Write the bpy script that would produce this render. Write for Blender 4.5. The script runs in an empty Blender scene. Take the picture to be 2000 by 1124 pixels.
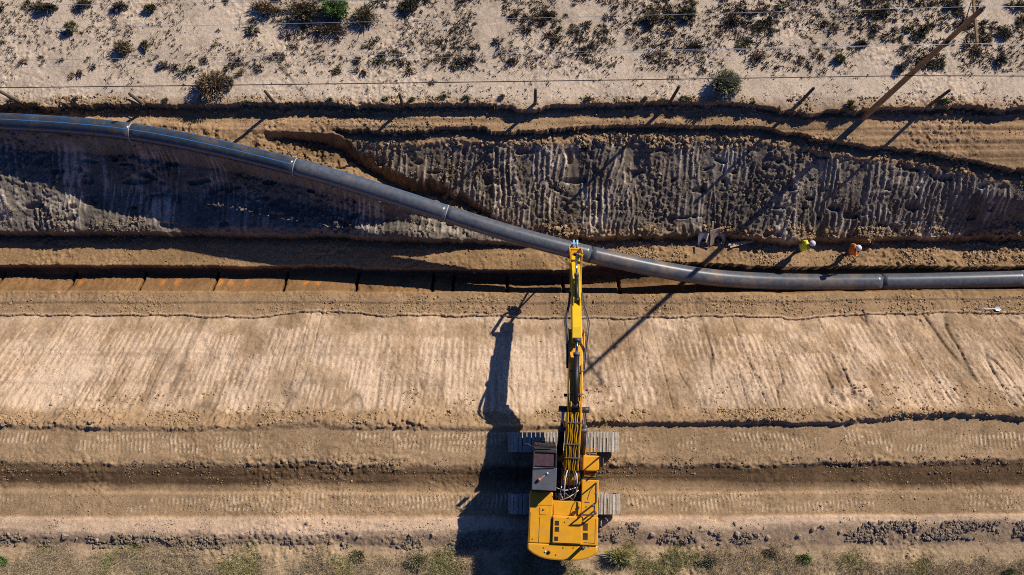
import bpy, bmesh, math, random
import numpy as np
from mathutils import Vector, Matrix

random.seed(7)
RNG = np.random.default_rng(7)
SC = bpy.context.scene
COL = SC.collection

# ------------------------------------------------------------------ camera
H, F = 44.0, 1750.0
TILT = math.atan(298.0 / F)
CT, ST = math.cos(TILT), math.sin(TILT)
cam_d = bpy.data.cameras.new('camera')
cam = bpy.data.objects.new('camera', cam_d)
COL.objects.link(cam)
cam.location = (0, 0, H)
cam.rotation_euler = (TILT, 0, 0)
cam_d.sensor_width = 36
cam_d.lens = F / 2000 * 36
cam_d.clip_end = 4000
SC.camera = cam

def at(px, py, z=0.0):
    """survey helper: photograph pixel + height -> ground coordinates"""
    a = (px - 1000) / F
    b = (562 - py) / F
    dx, dy, dz = a, b * CT + ST, b * ST - CT
    t = (z - H) / dz
    return Vector((dx * t, dy * t, z))

# ------------------------------------------------------------------ light
SUN_ELEV = math.radians(33)
SUN_AZ = math.radians(42)          # measured from +x towards +y
w = bpy.data.worlds.new('World'); SC.world = w; w.use_nodes = True
nt = w.node_tree
bg = nt.nodes['Background']; bg.inputs[1].default_value = 0.05
sky = nt.nodes.new('ShaderNodeTexSky'); sky.sky_type = 'NISHITA'; sky.sun_disc = False
sky.sun_elevation = SUN_ELEV
sky.sun_rotation = math.pi / 2 - SUN_AZ
tint = nt.nodes.new('ShaderNodeVectorMath'); tint.operation = 'MULTIPLY'; tint.inputs[1].default_value = (.29, .53, 1.2)
nt.links.new(sky.outputs[0], tint.inputs[0]); nt.links.new(tint.outputs[0], bg.inputs[0])
sd = bpy.data.lights.new('sun', 'SUN'); sd.energy = 5.0; sd.angle = math.radians(0.5); sd.color = (1, .92, .80)
so = bpy.data.objects.new('sun', sd); COL.objects.link(so)
sdir = Vector((math.cos(SUN_ELEV) * math.cos(SUN_AZ), math.cos(SUN_ELEV) * math.sin(SUN_AZ), math.sin(SUN_ELEV)))
so.rotation_euler = sdir.to_track_quat('Z', 'Y').to_euler()
so.location = sdir * 60
SC.view_settings.view_transform = 'Standard'
SC.view_settings.look = 'None'
SC.view_settings.exposure = 0
SC.cycles.diffuse_bounces = 1
SC.cycles.filter_width = 1.0
SC.cycles.use_denoising = False

# ------------------------------------------------------------------ noise
_TAB = np.random.default_rng(11).random((8, 256, 256)).astype(np.float32) * 2 - 1
def vn(x, y, seed=0):
    x = np.asarray(x, dtype=np.float64) + seed * 17.13
    y = np.asarray(y, dtype=np.float64) + seed * 7.71
    xi = np.floor(x).astype(np.int64); yi = np.floor(y).astype(np.int64)
    fx = x - xi; fy = y - yi
    fx = fx * fx * (3 - 2 * fx); fy = fy * fy * (3 - 2 * fy)
    T = _TAB[seed % 8]
    x0 = xi & 255; x1 = (xi + 1) & 255; y0 = yi & 255; y1 = (yi + 1) & 255
    return (T[x0, y0] * (1 - fx) + T[x1, y0] * fx) * (1 - fy) + (T[x0, y1] * (1 - fx) + T[x1, y1] * fx) * fy
def fbm(x, y, sc, octv=4, seed=0, gain=.5):
    r = 0; a = 1; s = 0
    for i in range(octv):
        r = r + a * vn(x / sc, y / sc, seed + i); s += a; a *= gain; sc /= 2.03
    return r / s * 1.6
def sst(a, b, x):
    t = np.clip((x - a) / (b - a), 0, 1); return t * t * (3 - 2 * t)

# ------------------------------------------------------------------ ground profile
# every break line: list of (px, py, z); attributes: rough, colour, and zone weights
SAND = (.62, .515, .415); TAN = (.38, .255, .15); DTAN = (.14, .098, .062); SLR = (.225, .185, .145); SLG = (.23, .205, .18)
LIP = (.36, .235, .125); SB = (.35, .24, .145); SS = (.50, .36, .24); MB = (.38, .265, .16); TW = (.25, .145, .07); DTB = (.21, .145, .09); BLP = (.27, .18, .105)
WET = (.125, .08, .046); PALE = (.60, .445, .32); ROCKY = (.36, .265, .185); GRS = (.46, .345, .22)
class BL:
    def __init__(s, pts, rough, col, wR=0, wS=0, wT=0, wU=0, wW=0, dz=None, warp=.12):
        P = [at(*p) for p in pts]
        s.x = [p.x for p in P]; s.y = [p.y for p in P]; s.z = [p.z for p in P]
        s.a = [rough, *col, wR, wS, wT, wU, wW, warp]
def off(pts, d, z=None, dz=None):
    return [(a, b + d, (z if z is not None else c + (dz or 0))) for a, b, c in pts]

north = [
    BL([(0, -9000, 3.0)], .02, SAND),
    BL([(0, -500, .45)], .02, SAND, warp=.1),
    BL([(0, 60, .2)], .02, SAND, warp=.1),
    BL([(0, 188, .15), (600, 188, .15), (1400, 190, .12), (2000, 188, .15)], .02, SAND, warp=.15),
]
n1 = [(0, 203, .12), (300, 207, .12), (600, 203, .12), (1000, 204, .1), (1400, 205, .1), (1600, 216, .05), (1750, 212, .1), (2000, 205, .15)]
north += [BL(n1, .055, TAN, warp=.2), BL(off(n1, 6, -.34), .07, DTB, warp=.35), BL(off(n1, 16, -.36), .08, DTB, warp=.35), BL(off(n1, 22, -.42), .03, TAN, wU=1, warp=.12)]  # DTB: soil colour darkened at the scarp foot to deepen its shadow band
r3 = [(560, 254, -.45), (800, 252, -.45), (950, 250, -.45), (1250, 247, -.45), (1500, 251, -.45), (1570, 262, -.5), (1650, 280, -.6), (1800, 296, -.7), (2000, 332, -.75), (2100, 340, -.8)]
r6 = [(600, 455, -3.3), (1000, 456, -3.3), (1200, 460, -3.3), (1400, 463, -3.3), (1700, 468, -3.3), (2000, 460, -3.3)]
lip = [(0, 520, -3.5), (280, 521, -3.5), (600, 523, -3.52), (850, 528, -3.6), (1100, 529, -3.7), (1250, 510, -3.72), (1400, 520, -3.72), (1700, 525, -3.72), (2000, 523, -3.72)]
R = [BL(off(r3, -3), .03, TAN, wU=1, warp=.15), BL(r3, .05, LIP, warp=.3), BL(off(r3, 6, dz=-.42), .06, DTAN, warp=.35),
     BL(off(r3, 26, dz=-.46), .09, TAN, warp=.3), BL(off(r3, 36, dz=-.62), .08, SLR, wR=.6, warp=.25),
     BL(off(r3, 62, dz=-.98), .04, SLR, wR=1, warp=.15),
     BL(off(r6, -25, dz=.32), .05, SLR, wR=1, warp=.2), BL(r6, .1, TAN, wR=.5, warp=.3),
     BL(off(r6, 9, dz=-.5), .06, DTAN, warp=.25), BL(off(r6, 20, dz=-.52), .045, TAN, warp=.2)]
pipe_px = [(-700, 205, .12), (-400, 222, .15), (-150, 231, .15), (0, 238, .15), (130, 245, .15), (260, 258, .13), (410, 286, .08), (575, 326, -.12), (700, 362, -.5),
           (870, 417, -1.1), (1000, 458, -1.55), (1130, 492, -2.1), (1200, 508, -2.45), (1300, 529, -2.95), (1400, 544, -3.4),
           (1530, 551, -3.75), (1700, 551.5, -3.8), (1850, 549, -3.8), (2000, 545, -3.8), (2200, 538, -3.8), (2600, 525, -3.8)]
l3a = [(0, 228, -.2), (300, 246, -.3), (500, 256, -.4), (650, 262, -.45), (1000, 300, -.5)]
l3b = [(0, 231, -.25), (300, 250, -.35), (450, 262, -.4), (510, 266, -.5), (530, 272, -.95), (650, 288, -1.5), (700, 318, -2.2), (800, 362, -3.0), (1000, 435, -3.3)]
l3c = [(0, 247, -.30), (260, 266, -.32), (410, 293, -.38), (575, 325, -.62), (700, 363, -1.05), (770, 392, -1.7), (850, 418, -2.45), (1000, 452, -2.95)]
l3d = [(0, 288, -1.1), (130, 296, -1.4), (260, 306, -1.7), (410, 330, -1.9), (575, 362, -2.2), (700, 394, -2.0), (850, 433, -2.6), (1000, 458, -3.1)]
l3m = [(0, 350, -1.5), (80, 356, -1.7), (200, 372, -2.3), (410, 378, -2.5), (575, 398, -2.6), (700, 418, -2.55), (850, 442, -2.68), (1000, 462, -3.2)]
l3e = [(0, 452, -2.75), (300, 454, -2.75), (600, 460, -2.8), (750, 462, -2.8), (850, 466, -2.75), (1000, 472, -3.3)]
L = [BL(l3a, .04, TAN, wU=.7, warp=.1), BL(l3b, .09, BLP, warp=.45), BL(l3c, .11, BLP, warp=.4), BL(off(l3c, 12, dz=-.25), .06, SLG, warp=.15),  # SLG: slope soil greyed to imitate the cool tone of its shade
     BL(l3d, .05, SLG, wR=.9, warp=.15), BL(l3m, .05, SLG, wR=.9, warp=.15),
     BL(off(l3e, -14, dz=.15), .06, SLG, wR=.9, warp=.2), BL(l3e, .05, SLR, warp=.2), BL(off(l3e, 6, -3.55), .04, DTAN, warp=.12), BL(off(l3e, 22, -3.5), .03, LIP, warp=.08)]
s2 = [(0, 617, -3.1), (500, 619, -3.1), (560, 614, -3.1), (1000, 618, -3.1), (1400, 622, -3.1), (2000, 614, -3.1)]
s4 = [(0, 833, .06), (300, 836, .05), (500, 834, .0), (600, 832, .04), (1000, 834, .06), (1200, 824, .16), (1300, 822, .2), (1650, 822, .2), (1850, 808, .22), (2000, 815, .22)]
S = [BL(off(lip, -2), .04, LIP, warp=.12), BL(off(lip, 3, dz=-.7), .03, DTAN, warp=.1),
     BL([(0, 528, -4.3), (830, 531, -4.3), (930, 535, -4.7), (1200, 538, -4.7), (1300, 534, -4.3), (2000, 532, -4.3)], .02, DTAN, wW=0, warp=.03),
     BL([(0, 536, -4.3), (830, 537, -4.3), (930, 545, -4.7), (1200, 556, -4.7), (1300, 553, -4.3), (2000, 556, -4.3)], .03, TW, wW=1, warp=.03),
     BL([(0, 567, -3.42), (800, 568, -3.5), (1000, 569, -3.9), (1300, 571, -3.7), (2000, 568, -3.5)], .03, TW, wW=1, warp=.05),
     BL([(0, 570, -3.3), (1000, 571, -3.35), (1300, 574, -3.42), (2000, 571, -3.42)], .03, LIP, warp=.08),
     BL([(0, 578, -3.28), (1000, 579, -3.3), (2000, 579, -3.38)], .03, SB, warp=.1),
     BL(off(s2, -7), .03, SB, warp=.15), BL(off(s2, -3, dz=.07), .03, PALE, warp=.15), BL(off(s2, -.5, dz=-.05), .02, SB, warp=.15), BL(off(s2, 2, dz=.0), .012, SS, wS=1, warp=.15),
     BL([(0, 790, -.75), (1000, 795, -.75), (2000, 790, -.75)], .02, SS, wS=1, warp=.2),
     BL([(0, 808, -.5), (1000, 808, -.5), (2000, 805, -.5)], .06, SB, warp=.2),
     BL(off(s4, -6), .085, SB, warp=.25), BL(s4, .07, SB, warp=.25), BL(off(s4, 8, -.03), .02, MB, warp=.1),
     BL([(0, 845, -.02), (1000, 845, -.02), (2000, 838, -.02)], .015, MB, wT=1, warp=.03),
     BL([(0, 884, .0), (2000, 880, .0)], .015, MB, wT=1, warp=.03),
     BL([(0, 893, .02), (2000, 890, .02)], .03, MB, warp=.05),
     BL([(0, 903, .03), (700, 905, .0), (1300, 906, .0), (1700, 900, .05), (2000, 895, .08)], .05, MB, warp=.2),
     BL([(0, 912, -.06), (1000, 916, -.1), (2000, 907, -.1)], .035, WET, wU=.7, warp=.2),
     BL([(0, 945, -.14), (600, 940, -.14), (1200, 930, -.14), (2000, 945, -.14)], .03, WET, wU=.7, warp=.25),
     BL([(0, 958, -.1), (1000, 961, -.1), (2000, 955, -.1)], .02, MB, warp=.15),
     BL([(0, 965, -.02), (1000, 966, -.02), (2000, 962, -.02)], .015, MB, wT=.8, warp=.03),
     BL([(0, 1000, .0), (2000, 998, .0)], .015, MB, wT=.8, warp=.03),
     BL([(0, 1008, .0), (2000, 1003, .0)], .02, TAN, warp=.06),
     BL([(0, 1015, .1), (1000, 1014, .1), (2000, 1006, .1)], .012, PALE, warp=.1),
     BL([(0, 1036, .16), (600, 1040, .18), (1250, 1022, .12), (2000, 1016, .14)], .02, PALE, warp=.25),
     BL([(0, 1047, .1), (600, 1052, .1), (1250, 1032, .1), (2000, 1030, .1)], .035, ROCKY, warp=.25),
     BL([(0, 1062, -.05), (1000, 1066, -.05), (2000, 1062, -.05)], .03, ROCKY, warp=.25),
     BL([(0, 1078, 0)], .03, GRS, warp=.2), BL([(0, 1300, .2)], .04, GRS), BL([(0, 1320, .2)], .05, GRS)]
farS = BL([(0, 1320, 1.0)], .05, GRS); farS.y = [-900.0]
S.append(farS)

def axis(lo, hi, d, far, grow=1.22):
    core = np.arange(lo, hi + d / 2, d); out = [];s = d; p = hi
    while p < far: s *= grow; p += s; out.append(p)
    lowr = []; s = d; p = lo
    while p > -far: s *= grow; p -= s; lowr.append(p)
    return np.array(lowr[::-1] + list(core) + out)
D = 0.045
GX = axis(-28.2, 28.2, D, 700)
GY = axis(-7.6, 25.0, D, 700)
X, Y = np.meshgrid(GX, GY, indexing='ij')
warpn = fbm(X, Y, 1.3, 5, 3, .6) * .55 + vn(X / .13, Y / .13, 5) * .2 + vn(X / 3.6, Y / 9, 6) * .8
def profile(lines):
    lines = lines
    n = len(lines)
    YK = np.zeros((n, len(GX))); ZK = np.zeros((n, len(GX)))
    for k, l in enumerate(lines):
        YK[k] = np.interp(GX, l.x, l.y); ZK[k] = np.interp(GX, l.x, l.z)
    YK = -YK                                # increasing southwards
    for k in range(1, n):
        YK[k] = np.maximum(YK[k], YK[k - 1] + .01)
    A = np.array([l.a for l in lines])
    # two passes: warp amplitude first, then warped look-up
    out = np.zeros((A.shape[1] + 1,) + X.shape)
    for i in range(len(GX)):
        yk = YK[:, i]
        wamp = np.interp(-GY, yk, A[:, -1])
        yy = -GY + warpn[i] * wamp
        out[0, i] = np.interp(yy, yk, ZK[:, i])
        for j in range(A.shape[1]):
            out[j + 1, i] = np.interp(yy, yk, A[:, j])
    return out
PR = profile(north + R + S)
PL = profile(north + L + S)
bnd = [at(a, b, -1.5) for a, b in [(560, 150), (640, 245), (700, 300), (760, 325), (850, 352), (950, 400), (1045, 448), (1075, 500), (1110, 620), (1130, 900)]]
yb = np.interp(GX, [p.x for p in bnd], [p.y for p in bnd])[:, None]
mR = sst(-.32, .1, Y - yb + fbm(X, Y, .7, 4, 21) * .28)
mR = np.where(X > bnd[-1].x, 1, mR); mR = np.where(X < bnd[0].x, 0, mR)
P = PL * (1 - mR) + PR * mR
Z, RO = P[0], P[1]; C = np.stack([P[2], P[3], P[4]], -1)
wR, wS, wT, wU, wW = P[5:10]
del PR, PL
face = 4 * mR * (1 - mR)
# clods
bil = np.abs(fbm(X, Y, .30, 3, 35, .55)); cl = .5 * np.abs(fbm(X, Y, .42, 4, 31, .62)) + .5 * (.75 - 1.4 * bil)
cl2 = vn(X / .11, Y / .11, 4) * .5 + vn(X / .055, Y / .055, 6) * .35
patch = .35 + 1.1 * sst(-.2, .7, fbm(X, Y, 2.2, 3, 41))
Z += RO * patch * (1.5 * (1 - cl * 1.4) - .6 + cl2)
Z += fbm(X, Y, 3.0, 3, 51) * .05 * (1 - wW)
# bucket scrapes down the far slope
u = X + .25 * fbm(X, Y, 3, 2, 12)
lean = .12 * (Y - 14)
st = vn((u + lean) / .16, Y / 2.5, 2) * .5 + vn((u + lean) / .34, Y / 3.5, 3) * .8
gro = np.zeros_like(X); pit = np.zeros_like(X)
PG2 = np.random.default_rng(78)
for _ in range(170):
    cx = PG2.uniform(-27, 27); top = PG2.uniform(10.2, 16.8); ln = PG2.uniform(1.4, 4.6); nt_ = PG2.integers(2, 6); sp = PG2.uniform(.20, .42); le = PG2.normal() * .10 + .08
    ix = slice(*np.searchsorted(GX, (cx - 2, cx + 2))); iy = slice(*np.searchsorted(GY, (top - ln - .2, top + .2)))
    xx_, yy_ = X[ix, iy], Y[ix, iy]; vv = top - yy_
    uu = xx_ - cx + le * (vv - ln / 2) * 1.2 + .07 * vn(vv / .6, vv * 0 + cx, 2)
    ph_t = (uu / sp) % 1
    wd_ = (np.abs(uu) < nt_ * sp / 2) * sst(0, .3, vv) * sst(0, .5, ln - vv) * PG2.uniform(.5, 1)
    line = np.exp(-((ph_t - .5) / .17) ** 2)
    gro[ix, iy] = np.where(wd_ > .15, line * wd_, gro[ix, iy]); pit[ix, iy] = np.maximum(pit[ix, iy] * (wd_ < .15), 0) + wd_ * .5
comb = np.sin(2 * np.pi * ((u + lean) / .27 + 1.6 * vn(u / 1.5, Y / 3, 4))) * sst(-.1, .35, vn((u + lean) / .9, Y / 5, 6))
broad = vn((u + lean) / 1.3, Y / 3.0, 7)
brk = sst(-.25, .25, fbm(X, Y * .7, 1.5, 3, 61) + .3)
Z += wR * gro * .09
Z += wR * ((st * .05 + comb * .0) * brk * (1 - np.minimum(pit * 2, 1) * .6) + broad * .11)
Z += wR * (1 - brk) * (1 - np.minimum(pit * 2, 1)) * (1 - cl * 1.8) * .06
Z -= wR * sst(.6, .85, fbm(X, Y * 1.8, .8, 2, 71)) * .2
sc = sst(.0, .9, st * .5 + 1.7 * gro - .25 + .7 * sst(.1, .5, fbm(X * 1.4, Y * .7, 1.5, 3, 58)) + .5 * vn((u + lean) / .12, Y / 4, 1))[..., None] * (wR * brk)[..., None]
C = C + sc * np.array((.54, .46, .37)) * (.6 + .5 * vn(X / 1.4, Y / 1.4, 6))[..., None]
C *= (1 - .28 * wR * sst(.0, .5, fbm(X, Y * .6, .9, 3, 66)))[..., None]
C = C * (1 - .12 * wR[..., None] * np.array((1, .5, -.2)) * sst(0, 12, X)[..., None])
C *= 1 - .1 * (wR * (1 - brk))[..., None]
# smoothed near slope: radiating bucket streaks, tooth marks
px0 = at(900, 710, -2)
U = (X - px0.x) / (1 + .0125 * (px0.y - Y))
V = px0.y - Y
s1 = vn(U / .09, V / 1.8, 1) ; s2_ = vn(U / .22, V / 2.6, 2); s3 = vn(U / .7, V / 1.5, 5)
pt = fbm(X, Y, 2.6, 3, 15); pt2 = fbm(U, V * .45, 1.1, 4, 17)
rR = sst(-2, 12, X)                                # right side rougher and darker
lightm = np.clip(.42 + .5 * pt2 + .30 * s3, 0, 1)
tooth = np.zeros_like(X); drag = np.zeros_like(X)
PG = np.random.default_rng(77)
def win(x0, x1, y0, y1):
    return slice(*np.searchsorted(GX, (x0, x1))), slice(*np.searchsorted(GY, (y0, y1)))
for _ in range(150):                      # bucket passes on the smoothed slope
    cx = PG.uniform(-27, 27); top = px0.y + PG.uniform(-1.4, 2.3); ln = PG.uniform(1.0, 4.2) * PG.uniform(.5, 1); nt_ = PG.integers(3, 8); sp = PG.uniform(.24, .42)
    ix, iy = win(cx - 4, cx + 4, top - ln - .3, top + .3)
    uu = U[ix, iy] - (cx - px0.x); vv = top - Y[ix, iy] + .12 * vn(uu / .2, uu * 0, 3)
    ph_t = (uu / sp + .12 * vn(vv / .8, uu * 0 + cx, 2)) % 1
    band_ = (np.abs(uu) < nt_ * sp / 2) * sst(0, .12, vv) * sst(0, .5, ln - vv)
    amp = PG.uniform(.35, 1.15)
    line = np.exp(-((ph_t - .5) / .27) ** 4) * sst(-.8, -.1, vn(uu / .1 + cx, vv / .35, 5))
    tooth[ix, iy] = np.maximum(tooth[ix, iy], band_ * line * amp)
    edge_ = np.exp(-((np.abs(uu) - nt_ * sp / 2) / .03) ** 2) * sst(0, .3, vv) * sst(0, .8, ln - vv) * (PG.random() < .35) * sst(-.2, .4, vn(vv / .25 + cx, uu * 0, 6))
    drag[ix, iy] = np.maximum(drag[ix, iy], edge_)
teeth = .25 * sst(.05, .55, s1 + .5 * s2_ + .25 * pt) * sst(-.35, .35, pt + .1) + 1.5 * tooth - 1.0 * drag
ytop = np.interp(GX, [at(*p).x for p in s2], [at(*p).y for p in s2])[:, None]
topb = np.exp(-(np.clip(ytop - Y, 0, 9) / (.55 + .3 * vn(U / .8, V * 0, 3))) ** 4) * sst(-.15, .05, vn(U / 1.1, V * 0, 4))
lm = np.clip(.40 * topb + lightm * .42 + .30 * sst(.1, .5, fbm(U * 1.0, V * .8, 1.6, 3, 23)) + teeth * .6 - .10 * rR, 0, 1.15)
lo = np.array((.36, .25, .155)); hi = np.array((.66, .505, .375))
CS = lo + (hi - lo) * lm[..., None]
crack = np.exp(-(vn(U / .75, V / 4.5, 6) / .045) ** 2) * sst(-.2, .4, vn(U / 1.1, V / 1.6, 3) + .05 + .2 * rR)
CS *= (1 - .42 * crack)[..., None]
C = C * (1 - wS[..., None]) + CS * wS[..., None]
Z -= wS * drag * .05
Z += wS * (s1 * .005 + s2_ * .009 + s3 * .02 + (.006 + .012 * rR) * cl2 - crack * (.04 + .06 * rR) + (teeth - .5) * -.012)
Z += wS * rR * sst(.1, .5, pt2) * (1 - cl * 1.5) * .05
# crawler prints and ruts
g = .5 + .5 * np.sin(X * 2 * np.pi / .205 + vn(X / 1.6, Y / .35, 2) * 3.0 + vn(X / .3, Y / .2, 4) * .8)
tm = .25 * sst(.0, .5, fbm(X, Y * 1.3, 1.3, 4, 19))
for _ in range(90):                       # short runs of crisp crawler prints, overlapping
    cx = PG.uniform(-27, 27); ln = PG.uniform(.8, 4.5); yc_ = PG.choice([at(0, 858, 0).y, at(0, 872, 0).y, at(0, 978, 0).y, at(0, 990, 0).y]) + PG.uniform(-.12, .12); hw_ = PG.uniform(.2, .42)
    ix, iy = win(cx - ln / 2, cx + ln / 2, yc_ - hw_ - .2, yc_ + hw_ + .2)
    xx_, yy_ = X[ix, iy], Y[ix, iy]; ph_o = PG.random(); tl_ = PG.normal() * .12
    e_ = sst(0, .12, hw_ - np.abs(yy_ - yc_) + .1 * vn(xx_ / .1, xx_ * 0 + cx, 4)) * sst(0, .3, ln / 2 - np.abs(xx_ - cx))
    g[ix, iy] = g[ix, iy] * (1 - e_) + e_ * (.5 + .5 * np.sin((xx_ + tl_ * (yy_ - yc_)) * 2 * np.pi / .205 + ph_o * 6.28))
    tm[ix, iy] = np.maximum(tm[ix, iy], e_ * PG.uniform(.45, 1.0))
Z += wT * tm * (g - .5) * .03
C += (wT * tm * sst(.45, .85, g))[..., None] * np.array((.48, .42, .33)) * sst(-.3, .4, vn(X / .5, Y / .15, 4))[..., None]
rut = vn(X / 9, Y / .10, 3) * .6 + vn(X / 6, Y / .24, 4) + .15 * vn(X / .8, Y / .05, 5)
Z += wU * rut * .035
C *= (1 + .22 * wU * rut)[..., None]
# trench wall panels: narrow joints and paint marks
for jx in (2, 142, 280, 422, 558, 698, 845, 885, 990, 1100, 1210, -140, -282):
    xx = at(jx, 552, -4).x
    d = np.exp(-((X + .03 * vn(X, Y / .1, 2) - xx) / .075) ** 4)
    Z -= wW * d * .35
    C *= (1 - .8 * (wW * d))[..., None]
for jx, jy in ((158, 543), (318, 545), (347, 543), (430, 543), (452, 545), (482, 543), (598, 543), (622, 545)):
    p = at(jx, jy + 7, -3.9)
    d = np.exp(-(((X - p.x) / .16) ** 2 + ((Y - p.y) / .24) ** 2) ** 1.5) * sst(-.9, .2, vn(X / .07, Y / .2, 3)) * wW
    C = C * (1 - d[..., None] * .85) + np.array((.62, .24, .05)) * d[..., None] * .85
Z -= wW * sst(.2, .9, fbm(X, Y, .9, 2, 81)) * .1
# dusty sandy strip, bare patches, general mottling
big = fbm(X, Y, 5.0, 4, 91); med = fbm(X, Y, .8, 4, 95); fin = vn(X / .05, Y / .05, 1)
C *= (1 + .15 * big + .16 * med + .13 * fin + .12 * vn(X / .14, Y / .14, 3))[..., None]
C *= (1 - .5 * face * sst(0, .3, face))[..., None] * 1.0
rim_shade = sst(1.6, .4, np.hypot((X + 9.6) / 1.5, (Y - at(640, 292, -1).y) / .75)) * (.6 + .4 * vn(X / .3, Y / .3, 2))
C *= (1 - .55 * rim_shade)[..., None]  # shade put into the soil colour over the sunlit rim by the pipe
C *= np.array((1.09, 1.04, .955))
C = np.maximum(C, .012)
C *= np.minimum(1, .74 / C.max(-1))[..., None]
# flatten where the two tracks press

def height(x, y):
    i = np.clip(np.searchsorted(GX, x) - 1, 0, len(GX) - 2); j = np.clip(np.searchsorted(GY, y) - 1, 0, len(GY) - 2)
    fx = (x - GX[i]) / (GX[i + 1] - GX[i]); fy = (y - GY[j]) / (GY[j + 1] - GY[j])
    return (Z[i, j] * (1 - fx) + Z[i + 1, j] * fx) * (1 - fy) + (Z[i, j + 1] * (1 - fx) + Z[i + 1, j + 1] * fx) * fy
def hz(px, py, z0=0.0):
    z = z0
    for _ in range(12):
        p = at(px, py, z); z = .5 * z + .5 * float(height(p.x, p.y))
    p = at(px, py, z); p.z = float(height(p.x, p.y)); return p

# ------------------------------------------------------------------ materials
def node_mat(name):
    m = bpy.data.materials.new(name); m.use_nodes = True
    return m, m.node_tree, m.node_tree.nodes['Principled BSDF']
def attr_mat(name, rough=1.0, noise=.25, nscale=25, bump=.3, bscale=40, bdist=.02, spec=.15, trans=0):
    m, t, b = node_mat(name)
    a = t.nodes.new('ShaderNodeAttribute'); a.attribute_name = 'Col'
    g = t.nodes.new('ShaderNodeNewGeometry')
    n = t.nodes.new('ShaderNodeTexNoise'); n.inputs['Scale'].default_value = nscale; n.inputs['Detail'].default_value = 5
    n.inputs['Roughness'].default_value = .7
    t.links.new(g.outputs['Position'], n.inputs['Vector'])
    mr = t.nodes.new('ShaderNodeMapRange'); mr.inputs[1].default_value = .3; mr.inputs[2].default_value = .7
    mr.inputs[3].default_value = 1 - noise; mr.inputs[4].default_value = 1 + noise
    t.links.new(n.outputs[0], mr.inputs[0])
    mx = t.nodes.new('ShaderNodeVectorMath'); mx.operation = 'SCALE'
    t.links.new(a.outputs['Color'], mx.inputs[0]); t.links.new(mr.outputs[0], mx.inputs['Scale'])
    t.links.new(mx.outputs[0], b.inputs['Base Color'])
    b.inputs['Roughness'].default_value = rough; b.inputs['Specular IOR Level'].default_value = spec
    if bump:
        n2 = t.nodes.new('ShaderNodeTexNoise'); n2.inputs['Scale'].default_value = bscale; n2.inputs['Detail'].default_value = 6
        n2.inputs['Roughness'].default_value = .75
        t.links.new(g.outputs['Position'], n2.inputs['Vector'])
        bp = t.nodes.new('ShaderNodeBump'); bp.inputs['Strength'].default_value = bump; bp.inputs['Distance'].default_value = bdist
        t.links.new(n2.outputs[0], bp.inputs['Height']); t.links.new(bp.outputs[0], b.inputs['Normal'])
    return m
def flat_mat(name, col, rough=.5, metal=0, noise=.15, nscale=6, dirt=None, dirt_amt=.5, dscale=2.5, bump=0, spec=.5, stretch=None, obj=False):
    m, t, b = node_mat(name)
    g = t.nodes.new('ShaderNodeTexCoord') if obj else t.nodes.new('ShaderNodeNewGeometry')
    src = g.outputs['Object'] if obj else g.outputs['Position']
    if stretch:
        mp = t.nodes.new('ShaderNodeMapping'); mp.inputs['Scale'].default_value = stretch
        t.links.new(src, mp.inputs[0]); src = mp.outputs[0]
    n = t.nodes.new('ShaderNodeTexNoise'); n.inputs['Scale'].default_value = nscale; n.inputs['Detail'].default_value = 6
    n.inputs['Roughness'].default_value = .65
    t.links.new(src, n.inputs['Vector'])
    cr = t.nodes.new('ShaderNodeValToRGB')
    cr.color_ramp.elements[0].position = .3; cr.color_ramp.elements[1].position = .7
    cr.color_ramp.elements[0].color = (*[c * (1 - noise) for c in col], 1)
    cr.color_ramp.elements[1].color = (*[min(1, c * (1 + noise)) for c in col], 1)
    t.links.new(n.outputs[0], cr.inputs[0]); out = cr.outputs[0]
    if dirt:
        n2 = t.nodes.new('ShaderNodeTexNoise'); n2.inputs['Scale'].default_value = dscale; n2.inputs['Detail'].default_value = 7
        n2.inputs['Roughness'].default_value = .7
        t.links.new(src, n2.inputs['Vector'])
        mr = t.nodes.new('ShaderNodeMapRange'); mr.inputs[1].default_value = .48; mr.inputs[2].default_value = .72; mr.inputs[4].default_value = dirt_amt
        t.links.new(n2.outputs[0], mr.inputs[0])
        mx = t.nodes.new('ShaderNodeMix'); mx.data_type = 'RGBA'
        t.links.new(mr.outputs[0], mx.inputs[0]); t.links.new(out, mx.inputs[6]); mx.inputs[7].default_value = (*dirt, 1)
        out = mx.outputs[2]
    t.links.new(out, b.inputs['Base Color'])
    b.inputs['Roughness'].default_value = rough; b.inputs['Metallic'].default_value = metal; b.inputs['Specular IOR Level'].default_value = spec
    if bump:
        bp = t.nodes.new('ShaderNodeBump'); bp.inputs['Strength'].default_value = bump; bp.inputs['Distance'].default_value = .01
        t.links.new(n.outputs[0], bp.inputs['Height']); t.links.new(bp.outputs[0], b.inputs['Normal'])
    return m
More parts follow.
